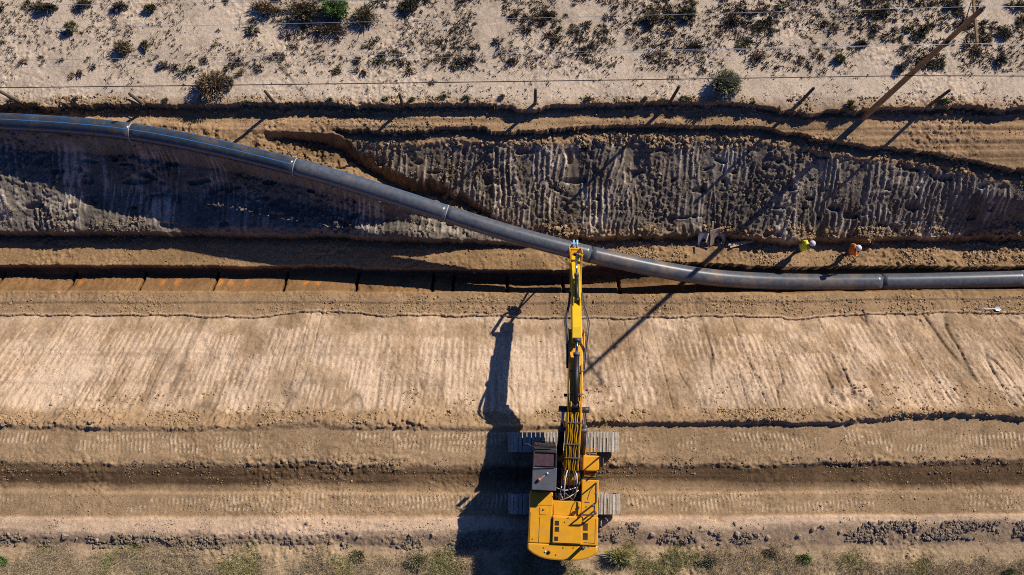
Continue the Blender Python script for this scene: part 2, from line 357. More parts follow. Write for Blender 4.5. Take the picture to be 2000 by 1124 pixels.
M = dict(
    ground=attr_mat('soil', noise=.26, nscale=18, bump=.75, bscale=22, bdist=.06),
    rock=attr_mat('stone', noise=.2, nscale=20, bump=.4, bscale=30),
    leaf=attr_mat('leaves', rough=.8, noise=.1, nscale=8, bump=0, spec=.2),
    yellow=flat_mat('yellow_paint', (.84, .385, .012), .40, noise=.10, nscale=3, dirt=(.52, .31, .11), dirt_amt=.55, dscale=2.2),
    lemon=flat_mat('bright_yellow_paint', (.80, .50, .008), .38, noise=.1, dirt=(.5, .28, .04), dirt_amt=.5, dscale=3),
    amber=flat_mat('amber_steel_line', (.55, .27, .02), .4, noise=.2),
    brown=flat_mat('boom_shade_brown', (.16, .075, .015), .5, noise=.5, nscale=9),  # dark brown imitating the boom top turned from the sun
    black=flat_mat('black_rubber', (.012, .012, .014), .5, noise=.3),
    charcoal=flat_mat('charcoal_paint', (.035, .04, .048), .45, noise=.2, dirt=(.12, .1, .08), dirt_amt=.4),
    grey=flat_mat('grey_paint', (.10, .11, .13), .45, noise=.2, dirt=(.2, .17, .13), dirt_amt=.4),
    chrome=flat_mat('chrome_rod', (.62, .64, .67), .18, 1, noise=.1),
    steel=flat_mat('dusty_track_steel', (.58, .51, .42), .8, 0, noise=.3, nscale=12, dirt=(.42, .32, .21), dirt_amt=.9, dscale=4),
    dsteel=flat_mat('dark_steel', (.06, .055, .05), .55, .4, noise=.3, dirt=(.2, .15, .1), dirt_amt=.6),
    glass=flat_mat('tinted_glass', (.10, .06, .065), .12, noise=.3),
    white=flat_mat('white_plastic', (.75, .75, .73), .4, noise=.05),
    red=flat_mat('beacon_orange', (.7, .16, .04), .3, noise=.05),
    blue=flat_mat('pale_blue_steel', (.35, .55, .75), .4, noise=.1),
    pipe_new=flat_mat('slate_polyethylene', (.040, .052, .070), .27, noise=.25, nscale=5, dirt=(.22, .16, .11), dirt_amt=.5, dscale=1.1),
    pipe_old=flat_mat('dusty_polyethylene', (.095, .108, .13), .3, noise=.3, nscale=5, dirt=(.17, .16, .15), dirt_amt=.7, dscale=1.5),
    pipe_mud=flat_mat('muddy_polyethylene', (.095, .108, .13), .3, noise=.25, nscale=5, dirt=(.32, .22, .14), dirt_amt=.9, dscale=.8),
    stripe=flat_mat('blue_stripe', (.04, .17, .42), .45, noise=.15),
    bead=flat_mat('pale_weld_bead', (.38, .39, .40), .9, noise=.1),
    wood=flat_mat('weathered_pole_wood', (.27, .165, .085), .85, noise=.45, nscale=9, stretch=(1, 1, .12), bump=.4, obj=True, dirt=(.30, .24, .19), dirt_amt=.5, dscale=1.5),
    post=flat_mat('old_post_wood', (.09, .07, .055), .9, noise=.3),
    pine=flat_mat('pale_lumber', (.60, .46, .30), .8, noise=.2, nscale=10),
    ply=flat_mat('weathered_plywood', (.48, .37, .28), .8, noise=.2, nscale=5, dirt=(.3, .19, .12), dirt_amt=.7),
    plygrey=flat_mat('grey_plywood', (.58, .58, .57), .8, noise=.15, nscale=5),
    wire_l=flat_mat('bare_aluminium_wire', (.40, .40, .43), .5, .2, noise=.05),
    wire_d=flat_mat('black_cable', (.03, .025, .03), .6, noise=.05),
    skin=flat_mat('skin', (.45, .26, .18), .6, noise=.05),
    lime=flat_mat('lime_fabric', (.90, .88, .05), .8, noise=.12, nscale=20),
    orange=flat_mat('orange_fabric', (.85, .20, .02), .8, noise=.12, nscale=20),
    jeans=flat_mat('navy_denim', (.035, .05, .09), .9, noise=.2, nscale=20),
    dark=flat_mat('dark_cloth', (.03, .03, .035), .9, noise=.2),
    helmet=flat_mat('white_helmet', (.78, .80, .82), .3, noise=.03),
    lilac=flat_mat('pale_purple_helmet', (.72, .66, .76), .3, noise=.05),
)

# ------------------------------------------------------------------ object helpers
def setp(o, label=None, cat=None, group=None, kind=None):
    if label: o['label'] = label
    if cat: o['category'] = cat
    if group: o['group'] = group
    if kind: o['kind'] = kind
    return o
def thing(name, label, cat, loc=(0, 0, 0), group=None):
    o = bpy.data.objects.new(name, None); COL.objects.link(o); o.location = loc; o.empty_display_size = .3
    return setp(o, label, cat, group)
def np_mesh(name, verts, faces, cols=None, smooth=False):
    """verts (n,3), faces (m,k) with k fixed"""
    me = bpy.data.meshes.new(name)
    verts = np.ascontiguousarray(verts, dtype=np.float32); faces = np.ascontiguousarray(faces, dtype=np.int32)
    m, k = faces.shape
    me.vertices.add(len(verts)); me.vertices.foreach_set('co', verts.ravel())
    me.loops.add(m * k); me.loops.foreach_set('vertex_index', faces.ravel())
    me.polygons.add(m); me.polygons.foreach_set('loop_start', np.arange(0, m * k, k, dtype=np.int32))
    me.polygons.foreach_set('loop_total', np.full(m, k, dtype=np.int32))
    me.polygons.foreach_set('use_smooth', np.full(m, smooth))
    if cols is not None:
        a = me.color_attributes.new('Col', 'FLOAT_COLOR', 'POINT')
        c4 = np.ones((len(verts), 4), dtype=np.float32); c4[:, :3] = cols
        a.data.foreach_set('color', c4.ravel())
    me.update(calc_edges=True)
    return me
def mobj(name, me, mat, parent=None, loc=None):
    o = bpy.data.objects.new(name, me); COL.objects.link(o)
    if mat and not me.materials: me.materials.append(mat)
    if parent: o.parent = parent
    if loc is not None: o.location = loc
    return o

class G:
    """collects solids into one mesh; xf maps local points to parent space"""
    def __init__(s, xf=None): s.bm = bmesh.new(); s.xf = xf or (lambda p: p)
    def poly(s, vs, fs, smooth=False):
        v = [s.bm.verts.new(s.xf(Vector(p))) for p in vs]
        for f in fs:
            try:
                ff = s.bm.faces.new([v[i] for i in f]); ff.smooth = smooth
            except ValueError: pass
    def box(s, a, b):
        (x0, y0, z0), (x1, y1, z1) = a, b
        s.poly([(x0, y0, z0), (x1, y0, z0), (x1, y1, z0), (x0, y1, z0), (x0, y0, z1), (x1, y0, z1), (x1, y1, z1), (x0, y1, z1)],
               [(3, 2, 1, 0), (4, 5, 6, 7), (0, 1, 5, 4), (1, 2, 6, 5), (2, 3, 7, 6), (3, 0, 4, 7)])
        return s
    def bar(s, p, q, w, h, up=(0, 0, 1)):
        p, q = Vector(p), Vector(q); d = (q - p).normalized(); up = Vector(up)
        r = d.cross(up)
        if r.length < 1e-4: r = d.cross(Vector((1, 0, 0)))
        r.normalize(); n = r.cross(d)
        c = [(-1, -1), (1, -1), (1, 1), (-1, 1)]
        vs = [e + r * (a * w / 2) + n * (b * h / 2) for e in (p, q) for a, b in c]
        s.poly(vs, [(3, 2, 1, 0), (4, 5, 6, 7), (0, 1, 5, 4), (1, 2, 6, 5), (2, 3, 7, 6), (3, 0, 4, 7)])
        return s
    def tube(s, path, r, n=8, cap=True, closed=False):
        path = [Vector(p) for p in path]; m = len(path)
        rs = r if isinstance(r, (list, tuple)) else [r] * m
        rings = []; prev = None
        for i, p in enumerate(path):
            a = path[i - 1] if i else (path[-1] if closed else p); b = path[i + 1] if i < m - 1 else (path[0] if closed else p)
            d = (b - a).normalized()
            if prev is None:
                x = d.cross(Vector((0, 0, 1)))
                if x.length < 1e-3: x = d.cross(Vector((0, 1, 0)))
            else: x = prev - d * prev.dot(d)
            x.normalize(); prev = x; y = d.cross(x)
            rings.append([p + (x * math.cos(t) + y * math.sin(t)) * rs[i] for t in [2 * math.pi * k / n for k in range(n)]])
        vs = [v for rg in rings for v in rg]; fs = []
        for i in range(m if closed else m - 1):
            j = (i + 1) % m
            for k in range(n):
                fs.append((i * n + k, i * n + (k + 1) % n, j * n + (k + 1) % n, j * n + k))
        if cap and not closed: fs += [tuple(range(n))[::-1], tuple((m - 1) * n + k for k in range(n))]
        s.poly(vs, fs, n > 6)
        return s
    def prism(s, prof, w0, w1, axis='x'):
        """profile [(v,z)] extruded across x from w0 to w1"""
        n = len(prof)
        if axis == 'x': vs = [(w0, a, b) for a, b in prof] + [(w1, a, b) for a, b in prof]
        else: vs = [(a, b, w0) for a, b in prof] + [(a, b, w1) for a, b in prof]
        s.poly(vs, [tuple(range(n)), tuple(range(2 * n - 1, n - 1, -1))] + [(i, i + n, (i + 1) % n + n, (i + 1) % n) for i in range(n)])
        return s
    def ball(s, c, r, seg=12, ring=8, zs=1, cut=-1.0):
        vs = []; fs = []
        for i in range(ring + 1):
            th = math.pi * i / ring; zz = max(math.cos(th), cut)
            for j in range(seg):
                ph = 2 * math.pi * j / seg; vs.append((c[0] + r * math.sin(th) * math.cos(ph), c[1] + r * math.sin(th) * math.sin(ph), c[2] + r * zs * zz))
        for i in range(ring):
            for j in range(seg): fs.append((i * seg + j, (i + 1) * seg + j, (i + 1) * seg + (j + 1) % seg, i * seg + (j + 1) % seg))
        s.poly(vs, fs, True); return s
    def build(s, name, mat, parent=None, bevel=0, loc=None, label=None):
        bmesh.ops.remove_doubles(s.bm, verts=s.bm.verts, dist=1e-5)
        bmesh.ops.recalc_face_normals(s.bm, faces=s.bm.faces)
        me = bpy.data.meshes.new(name); s.bm.to_mesh(me); s.bm.free()
        o = mobj(name, me, mat, parent, loc)
        if bevel:
            b = o.modifiers.new('bevel', 'BEVEL'); b.width = bevel; b.segments = 2; b.limit_method = 'ANGLE'
        if label: o['label'] = label
        return o

# ------------------------------------------------------------------ ground sheet
def build_ground():
    nx, ny = X.shape
    V3 = np.stack([X.ravel(), Y.ravel(), Z.ravel()], -1)
    i = np.arange((nx - 1) * (ny - 1)); a = (i // (ny - 1)) * ny + i % (ny - 1)
    Fc = np.stack([a, a + ny, a + ny + 1, a + 1], -1)
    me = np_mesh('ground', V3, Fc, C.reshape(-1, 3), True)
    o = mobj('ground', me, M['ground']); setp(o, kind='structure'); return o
# press the soil flat under the machine
for py in (863, 985):
    p = at(1100, py, 0)
    wgt = sst(3.4, 2.7, np.abs(X - p.x)) * sst(.75, .5, np.abs(Y - p.y))
    Z[:] = Z * (1 - wgt) + np.minimum(Z, .0) * wgt
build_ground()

# ------------------------------------------------------------------ scatter helpers
ICO_V = None
def ico():
    t = (1 + 5 ** .5) / 2
    v = np.array([(-1, t, 0), (1, t, 0), (-1, -t, 0), (1, -t, 0), (0, -1, t), (0, 1, t), (0, -1, -t), (0, 1, -t), (t, 0, -1), (t, 0, 1), (-t, 0, -1), (-t, 0, 1)]) / math.sqrt(1 + t * t)
    f = np.array([(0, 11, 5), (0, 5, 1), (0, 1, 7), (0, 7, 10), (0, 10, 11), (1, 5, 9), (5, 11, 4), (11, 10, 2), (10, 7, 6), (7, 1, 8), (3, 9, 4), (3, 4, 2), (3, 2, 6), (3, 6, 8), (3, 8, 9), (4, 9, 5), (2, 4, 11), (6, 2, 10), (8, 6, 7), (9, 8, 1)])
    return v, f
def stones_mesh(name, px, py, size, cols, rng):
    v, f = ico(); n = len(px)
    sx = size[:, None] * (.55 + .8 * rng.random((n, 3))) * np.array([1, 1, .75])
    th = rng.random(n) * 6.28; c, s = np.cos(th), np.sin(th)
    vv = v[None] * (1 + (rng.random((n, 12)) - .5)[..., None] * .95)
    vv = vv * sx[:, None]
    x = vv[..., 0] * c[:, None] - vv[..., 1] * s[:, None]; y = vv[..., 0] * s[:, None] + vv[..., 1] * c[:, None]
    z0 = height(px, py) + size * .25
    V3 = np.stack([x + px[:, None], y + py[:, None], vv[..., 2] + z0[:, None]], -1).reshape(-1, 3)
    Fc = (f[None] + (np.arange(n) * 12)[:, None, None]).reshape(-1, 3)
    return np_mesh(name, V3, Fc, np.repeat(cols, 12, 0))
def band(n, pxr, pyr, z, rng, dens=None, k=3, seed=5, sc=1.5):
    """random ground points between two photo rows"""
    m = n * k
    a = rng.uniform(pxr[0], pxr[1], m); b = rng.uniform(0, 1, m)
    y0 = np.interp(a, *pyr[0]) ; y1 = np.interp(a, *pyr[1])
    pyy = y0 + (y1 - y0) * b
    aa = (a - 1000) / F; bb = (562 - pyy) / F
    dz = bb * ST - CT; t = (z - H) / dz
    x = aa * t; y = (bb * CT + ST) * t
    d = fbm(x, y, sc, 3, seed) + rng.random(m) * .45
    idx = np.argsort(-d)[:n]
    return x[idx], y[idx]
def row(*p): return ([q[0] for q in p], [q[1] for q in p])
rng = np.random.default_rng(3)
allx, ally, alls, allc = [], [], [], []
def add_stones(n, pxr, y0, y1, z, s0, s1, col, seed=5, sc=1.5, jitter=.25):
    x, y = band(n, pxr, (y0, y1), z, rng, seed=seed, sc=sc)
    s = s0 + (s1 - s0) * rng.random(n) ** 3
    c = np.array(col)[None] * (1 + jitter * (rng.random((n, 1)) * 2 - 1)) * (1 + .06 * (rng.random((n, 3)) - .5))
    allx.append(x); ally.append(y); alls.append(s); allc.append(c)
RK = (.29, .22, .15); CLD = (.42, .285, .155); GCL = (.30, .225, .145)
FW = (-60, 2060)
add_stones(2600, (-60, 980), row((0, 1040), (300, 1045), (600, 1055), (980, 1035)), row((0, 1068), (980, 1075)), 0, .015, .10, RK, 5, .9)
add_stones(3600, (1170, 2060), row((1170, 1020), (2000, 1018)), row((1170, 1056), (1400, 1062), (2000, 1050)), 0, .012, .10, (.27, .205, .15), 6, .9)
add_stones(3500, FW, row((0, 805), (2000, 795)), row((0, 832), (2000, 818)), -.2, .015, .09, CLD, 7, 1.2)
add_stones(900, FW, row((0, 770), (2000, 740)), row((0, 805), (2000, 800)), -.8, .015, .07, CLD, 7, 2)
add_stones(1500, FW, row((0, 585), (2000, 583)), row((0, 614), (2000, 616)), -3.2, .015, .07, CLD, 3, 1.4)
add_stones(900, (800, 2060), row((800, 578), (2000, 578)), row((800, 612), (2000, 612)), -3.2, .02, .08, CLD, 4, 1.4)
add_stones(1600, FW, row((0, 900), (2000, 890)), row((0, 930), (2000, 925)), 0, .012, .06, (.24, .17, .105), 2, 1.0)
add_stones(700, FW, row((0, 935), (2000, 935)), row((0, 1000), (2000, 1000)), 0, .012, .05, CLD, 2, 1.0)
add_stones(2600, (1180, 2060), row((1180, 472), (2000, 474)), row((1180, 515), (2000, 522)), -3.8, .02, .08, CLD, 3, 1.1)
add_stones(2000, (720, 2060), row((720, 262), (1600, 275), (2000, 345)), row((720, 330), (1000, 445), (2000, 465)), -2.2, .015, .08, GCL, 5, .8)
add_stones(1800, (720, 2060), row((720, 260), (1500, 262), (2000, 330)), row((720, 285), (1500, 290), (2000, 350)), -1.1, .02, .10, CLD, 5, .8)
add_stones(1400, (1060, 2060), row((1060, 440), (2000, 450)), row((1060, 470), (2000, 475)), -3.3, .02, .10, CLD, 5, .8)
add_stones(3400, FW, row((0, 190), (2000, 190)), row((0, 215), (1600, 222), (2000, 222)), 0, .015, .07, CLD, 4, .9)
add_stones(1100, FW, row((0, 222), (2000, 222)), row((0, 226), (900, 250), (2000, 290)), -.4, .012, .05, CLD, 4, .9)
add_stones(900, (-60, 300), row((-60, 330), (300, 430)), row((-60, 455), (300, 462)), -2.5, .015, .07, GCL, 5, .9)
add_stones(700, (300, 1000), row((300, 300), (1000, 440)), row((300, 455), (1000, 470)), -2.8, .015, .06, GCL, 5, .9)
add_stones(700, (420, 780), row((420, 268), (600, 300), (780, 368)), row((420, 280), (600, 328), (780, 395)), -.6, .02, .09, LIP, 5, .9)
add_stones(900, FW, row((0, 482), (2000, 500)), row((0, 518), (2000, 520)), -3.8, .012, .05, LIP, 5, .9)
add_stones(1800, FW, row((0, 0), (2000, 0)), row((0, 188), (2000, 188)), .2, .012, .045, (.42, .34, .27), 5, 1.6)
add_stones(9000, FW, row((0, 575), (2000, 575)), row((0, 616), (2000, 618)), -3.2, .008, .035, CLD, 3, 1.0)
add_stones(7000, FW, row((0, 625), (2000, 620)), row((0, 800), (2000, 800)), -2, .006, .026, (.44, .33, .22), 4, 1.6)
add_stones(9000, FW, row((0, 840), (2000, 830)), row((0, 1010), (2000, 1005)), 0, .006, .03, CLD, 6, .8)
add_stones(4000, FW, row((0, 1010), (2000, 1010)), row((0, 1090), (2000, 1090)), 0, .008, .04, (.40, .31, .22), 2, .8)
add_stones(6000, (700, 2060), row((700, 262), (1600, 280), (2000, 345)), row((700, 330), (1000, 450), (2000, 465)), -2.2, .008, .04, GCL, 1, .7)
add_stones(5000, FW, row((0, 186), (2000, 186)), row((0, 228), (900, 250), (2000, 290)), -.2, .008, .04, CLD, 2, .7)
me = stones_mesh('rubble', np.concatenate(allx), np.concatenate(ally), np.concatenate(alls), np.concatenate(allc), rng)
setp(mobj('rubble', me, M['rock']), 'loose soil clods and small stones strewn over the earthworks', 'rubble', kind='stuff')

# larger stones one by one
def rock_mesh(seed):
    r = np.random.default_rng(seed)
    bm = bmesh.new(); bmesh.ops.create_icosphere(bm, subdivisions=1, radius=1)
    ph = r.random((4, 3)) * 6
    for v in bm.verts:
        c = v.co.copy(); k = 1
        for q in ph: k += .22 * math.sin(c.x * 2.3 + q[0]) * math.sin(c.y * 2.1 + q[1]) * math.cos(c.z * 2.6 + q[2])
        v.co = c * k * (1 + r.normal() * .12); v.co.z *= .6
    me = bpy.data.meshes.new('rock'); bm.to_mesh(me); bm.free()
    a = me.color_attributes.new('Col', 'FLOAT_COLOR', 'POINT')
    base = np.array((.38, .29, .205)) * (1 + .25 * (r.random() - .5))
    c4 = np.ones((len(me.vertices), 4), dtype=np.float32); c4[:, :3] = base
    a.data.foreach_set('color', c4.ravel()); me.materials.append(M['rock']); return me
RM = [rock_mesh(i) for i in range(6)]
def rock(px, py, dpx, label, group=None):
    p = hz(px, py); o = mobj('rock', random.choice(RM), None); r = dpx / 92
    o.location = p + Vector((0, 0, r * .3)); o.scale = (r * random.uniform(.85, 1.15), r * random.uniform(.8, 1.1), r * random.uniform(.8, 1.1))
    o.rotation_euler = (random.uniform(-.2, .2), random.uniform(-.2, .2), random.uniform(0, 6.3))
    setp(o, label, 'rock', group)
rock(128, 1047, 14, 'round pale boulder, biggest at the left end of the rubble strip by the grass')
rock(1588, 1034, 15, 'pale flat boulder topping the dark stone heap right of the excavator')
rock(1275, 1044, 15, 'large boulder at the left end of the stone heap beside the excavator')
rock(603, 796, 9, 'single pale stone on the foot of the smoothed slope left of the excavator shadow')
rock(360, 801, 11, 'pale stone at the dark edge below the smoothed slope, left part of the picture')
rock(1377, 1067, 9, 'dark stone alone in the dry grass below the stone heap')
for px, py, d in [(17, 1044, 9), (55, 1047, 8), (190, 1055, 11), (250, 1057, 8), (360, 1065, 12), (488, 1064, 12), (600, 1022, 9), (680, 1040, 9), (405, 1055, 8), (380, 1072, 9), (330, 1050, 7), (150, 1052, 7), (700, 1048, 9), (820, 1055, 7), (845, 1045, 8)]:
    rock(px, py, d, 'grey brown stone in the rubble strip left of the excavator', 'stones in the left rubble strip')
for px, py, d in [(1330, 1030, 10), (1352, 1040, 9), (1390, 1038, 11), (1440, 1042, 12), (1480, 1046, 10), (1500, 1050, 12), (1560, 1046, 10), (1640, 1040, 10), (1700, 1038, 11), (1770, 1046, 10), (1790, 1050, 10), (1840, 1044, 8), (1940, 1035, 8), (1210, 1030, 7), (1450, 1030, 8), (1710, 1028, 10), (1610, 1030, 8)]:
    rock(px, py, d, 'grey stone in the rock heap right of the excavator', 'stones in the right rock heap')
for px, py, d in [(340, 596, 5), (352, 600, 6), (490, 595, 5), (505, 603, 6), (1010, 588, 8), (1030, 600, 5), (1180, 596, 5), (1058, 667, 7), (1075, 640, 6), (960, 640, 5), (820, 610, 5), (1255, 590, 6)]:
    rock(px, py, d, 'small brown stone on the ledge just below the trench', 'stones on the trench ledge')
for px, py, d in [(560, 905, 6), (470, 902, 6), (620, 900, 7), (708, 902, 6), (735, 905, 7), (650, 903, 5), (340, 820, 8), (175, 825, 9), (225, 828, 8), (810, 820, 7), (755, 800, 7), (1220, 815, 8), (1480, 818, 9), (1560, 820, 8), (1900, 812, 8), (1425, 812, 7)]:
    rock(px, py, d, 'brown stone pushed up along the edge of the machine track', 'stones along the machine track')

# ------------------------------------------------------------------ foliage
def leaves(n, rad, hgt, rng, size=.06, wid=.3, cols=((.08, .09, .04),), spread=1.0, clump=0):
    """n small blades spread through a dome shaped volume, pointing outwards"""
    d = rng.normal(size=(n, 3)); d[:, 2] = np.abs(d[:, 2]) * .8 + .05
    d /= np.linalg.norm(d, axis=1)[:, None]
    if clump:
        cd = rng.normal(size=(clump, 3)); cd[:, 2] = np.abs(cd[:, 2]) * .8; cd /= np.linalg.norm(cd, axis=1)[:, None]
        pick = rng.integers(0, clump, n); d = d * .45 + cd[pick] * .8; d /= np.linalg.norm(d, axis=1)[:, None]
        rr = (.55 + .45 * rng.random(clump))[pick]
    else: rr = 1
    r = (rng.random(n) ** .55) * rr
    base = d * r[:, None] * np.array([rad, rad, hgt]) * .9; base[:, 2] = np.abs(base[:, 2])
    dirv = d + rng.normal(size=(n, 3)) * .45; dirv[:, 2] = np.abs(dirv[:, 2]) + .1; dirv /= np.linalg.norm(dirv, axis=1)[:, None]
    side = np.cross(dirv, rng.normal(size=(n, 3))); side /= np.linalg.norm(side, axis=1)[:, None] + 1e-9
    L_ = (size * (.6 + .8 * rng.random(n)))[:, None]
    a = base - side * L_ * wid * .5; b = base + side * L_ * wid * .5; c = base + dirv * L_
    V3 = np.stack([a, b, c], 1).reshape(-1, 3); Fc = np.arange(3 * n).reshape(-1, 3)
    cc = np.array(cols)[rng.integers(0, len(cols), n)] * (.75 + .5 * rng.random((n, 1)))
    return V3, Fc, np.repeat(cc, 3, 0)
OL = (.17, .145, .075); DG = (.10, .105, .05); BR = (.23, .155, .09); SG = (.21, .22, .13); GRN = (.13, .20, .05); RB = (.20, .105, .06); BLK = (.075, .06, .042); DRY = (.36, .28, .16); PUR = (.19, .155, .135)
def stems(rad, hgt, n, rng_, sz=.012):
    g_ = G()
    for i in range(n):
        t = rng_.random() * 6.28; k = .5 + .4 * rng_.random(); e = Vector((math.cos(t) * rad * k, math.sin(t) * rad * k, hgt * (.6 + .3 * rng_.random())))
        g_.tube([(0, 0, -.05), e * .5 + Vector((0, 0, .05)), e], [sz * 1.6, sz, sz * .4], 5)
    return g_
def shrub(px, py, wpx, hpx, cols, label, n=1500, size=.11, hgt=None, clump=14, name='shrub', group=None, cat='shrub', zdown=None, wid=.3):
    r_ = np.random.default_rng(int(px * 13 + py)); r = (wpx / 78); hh = hgt or r * .9
    p = hz(px, py + (hpx * .15))
    t = thing(name, label, cat, p, group)
    v, f, c = leaves(n, r, hh, r_, size, wid, cols, clump=clump); c = c * 1.45
    v[:, 1] *= hpx / wpx
    o = mobj('foliage', np_mesh('foliage', v, f, c), M['leaf'], t)
    stems(r * .8, hh * .8, 9, r_, .014 + r * .008).build('stem', M['post'], t)
    return t
shrub(415, 158, 84, 82, (RB, BR, BR, OL, BLK), 'big reddish brown bush left of the picture, just above the pipe bank', 5200, .15, 1.0, 26)
shrub(1414, 158, 84, 76, (SG, SG, (.26, .27, .17), OL), 'big sage green bush beside the sandy bank near the long cable', 5600, .14, 1.1, 24)
shrub(655, 14, 74, 62, (GRN, GRN, (.15, .23, .07)), 'bright green leafy bush at the top edge among brown scrub', 3200, .15, 1.1, 14)
shrub(592, 16, 118, 66, (OL, BR, DG, BLK), 'brown olive bush left of the bright green one at the top edge', 3600, .14, .8, 18)
shrub(518, 14, 92, 52, (OL, BR, BR), 'thin straw brown bush at the top, leftmost of the clump around the green bush', 1500, .14, .6, 18)
shrub(714, 28, 96, 54, (OL, BR, DG), 'brown bush touching the right of the bright green bush', 2600, .13, .7, 18)
shrub(650, 56, 90, 36, (OL, BLK, BR), 'dark low bush directly below the bright green one', 1600, .13, .5, 16)
shrub(798, 8, 56, 40, (DG, OL, BLK), 'dark green bush cut by the top edge right of the green clump', 2000, .13, .7, 14)
shrub(95, 12, 70, 28, (DG, OL, BLK), 'dark flat bush cut by the top edge, nearest the left corner', 2000, .13, .6, 14)
shrub(165, 8, 50, 24, (OL, BR, BLK), 'small brown bush at the top edge beside the dark flat one', 1200, .12, .5, 12)
shrub(236, 12, 50, 22, (BR, BLK, OL), 'dull brown bush at the top edge, third from the left corner', 1200, .12, .5, 12)
shrub(296, 16, 38, 28, (OL, BLK, DG), 'dark bush at the top edge, fourth from the left corner', 1100, .12, .5, 10)
shrub(141, 50, 28, 38, (DG, OL, BLK), 'single dark green bush on bare sand near the upper left corner', 1200, .11, .6, 9)
shrub(243, 90, 50, 42, (OL, BR, BLK), 'dark brown bush on the sand, larger of a pair left of the reddish bush', 1700, .12, .6, 13)
shrub(284, 86, 28, 28, (BR, BLK, OL), 'small dark bush, smaller of the pair left of the reddish bush', 600, .11, .4, 8)
shrub(318, 126, 26, 24, (PUR, OL), 'small grey bush between the dark pair and the reddish bush', 600, .10, .4, 8)
shrub(448, 160, 26, 40, (OL, DG, PUR), 'small grey green bush leaning on the right of the reddish brown bush', 700, .12, .5, 8)
shrub(1272, 32, 54, 46, (BR, OL, BLK, PUR), 'dark brown bush in the scrub above the sage green bush, upper left one', 1700, .12, .5, 14)
shrub(1342, 24, 50, 50, (OL, BLK, DG), 'dark brown bush at the top, right of its brown neighbour', 1900, .12, .6, 14)
shrub(1312, 55, 26, 24, (BR, OL), 'small brown bush between two dark ones above the sage bush', 500, .11, .35, 8)
shrub(1640, 112, 34, 26, (OL, GRN, DG), 'small green tipped bush on the sand below the wires', 800, .11, .45, 9)
shrub(1478, 112, 38, 28, (OL, PUR, BR), 'straggly grey brown bush just right of the sage green bush', 650, .11, .4, 9)
shrub(1762, 128, 30, 30, (PUR, (.16, .16, .15)), 'silvery grey bush crossed by the thick cable near the pole', 800, .12, .45, 9)
shrub(1862, 8, 44, 26, (DG, OL, BLK), 'dark green bush at the top edge just left of the pole crossarm', 1000, .12, .5, 10)
shrub(1805, 52, 22, 40, (DG, BLK, OL), 'narrow dark bush left of the leaning wooden pole top', 700, .11, .4, 8)
shrub(1728, 18, 22, 34, (DG, OL), 'narrow green bush near the top left of the pole', 600, .11, .4, 8)
shrub(1962, 60, 36, 40, (DG, OL, BLK), 'dark bush on the sand right of the pole crossarm', 900, .11, .4, 10)
shrub(1955, 110, 26, 44, (PUR, OL, BLK), 'tall grey bush right of the pole near the right edge', 700, .11, .4, 8)
shrub(1068, 26, 50, 20, (BR, OL, BLK), 'low wide dark bush at the top centre', 900, .11, .35, 12)
shrub(1062, 42, 30, 14, (BLK, OL), 'flat dark bush below the wide one at the top centre', 500, .1, .3, 8)
shrub(1005, 28, 40, 16, (BR, BLK), 'flat brown bush left of the wide one at the top centre', 500, .1, .3, 8)
shrub(1358, 90, 54, 16, (DG, OL, BLK), 'long flat dark bush in the scrub above the sage green bush', 900, .11, .3, 12)
shrub(1685, 84, 46, 14, (DG, BLK, OL), 'long flat dark bush crossed by the pale wires left of the pole', 700, .11, .3, 10)
shrub(1000, 118, 36, 18, (BR, BLK), 'low dark brown bush in the middle of the scrub belt', 500, .1, .3, 8)
# weeds along the bank
WEED = 'small green weed growing on the lip of the sandy bank'
for px, py, wd, hp, cols in [(105 / 1 + 650, 192, 20, 14, (GRN, OL)), (866, 186, 26, 18, (GRN, OL, DG)), (912, 190, 26, 16, (GRN, DG)), (805, 193, 18, 10, (OL, GRN)), (1150, 192, 26, 14, (OL, BR)), (1258, 192, 14, 12, (GRN, OL)), (1292, 194, 16, 12, (GRN, OL)), (20, 197, 34, 12, (SG, OL)), (150, 193, 24, 10, (OL, DRY)), (325, 196, 24, 12, (OL, SG)), (485, 200, 26, 10, (SG, GRN)), (560, 201, 18, 8, (SG, GRN)), (645, 194, 18, 10, (SG, GRN)), (1468, 202, 14, 12, (GRN,)), (980, 188, 20, 12, (OL, BR))]:
    shrub(px, py, wd, hp, cols, WEED, 260, .10, .2, 6, 'weed', 'weeds on the bank lip', 'weed')
shrub(1844, 196, 36, 12, (GRN, (.12, .22, .05)), 'bright green grass patch on the bank edge right of the wooden pole', 900, .13, .2, 12, 'weed', None, 'weed')
shrub(1662, 203, 34, 26, ((.24, .2, .07), OL, (.2, .13, .07)), 'yellow brown weed clump just left of the pole foot', 900, .13, .35, 10, 'weed', None, 'weed')
shrub(1338, 192, 34, 18, ((.26, .23, .1), OL), 'straw yellow weed clump left of the sage green bush', 700, .12, .25, 10, 'weed', None, 'weed')
shrub(1208, 1082, 60, 34, ((.28, .34, .08), (.5, .42, .2), (.55, .45, .27)), 'tall green and straw grass clump touching the right rear of the excavator', 1500, .42, .5, 10, 'weed', None, 'grass clump', wid=.08)
shrub(1569, 1088, 40, 24, (GRN, (.13, .2, .06)), 'bright green weed patch in dry grass below the rock heap', 520, .14, .18, 14, 'weed', None, 'weed')
shrub(1510, 1076, 50, 22, (PUR, OL, DRY), 'dark grey weed mat left of the bright green weed patch', 420, .14, .18, 16, 'weed', None, 'weed')
shrub(6, 1092, 26, 22, (GRN, (.14, .24, .06)), 'bright green weed at the left edge below the rubble strip', 500, .14, .2, 8, 'weed', None, 'weed')
shrub(1972, 1116, 46, 22, (GRN, DG), 'green weed patch at the bottom right corner', 400, .14, .18, 12, 'weed', None, 'weed')
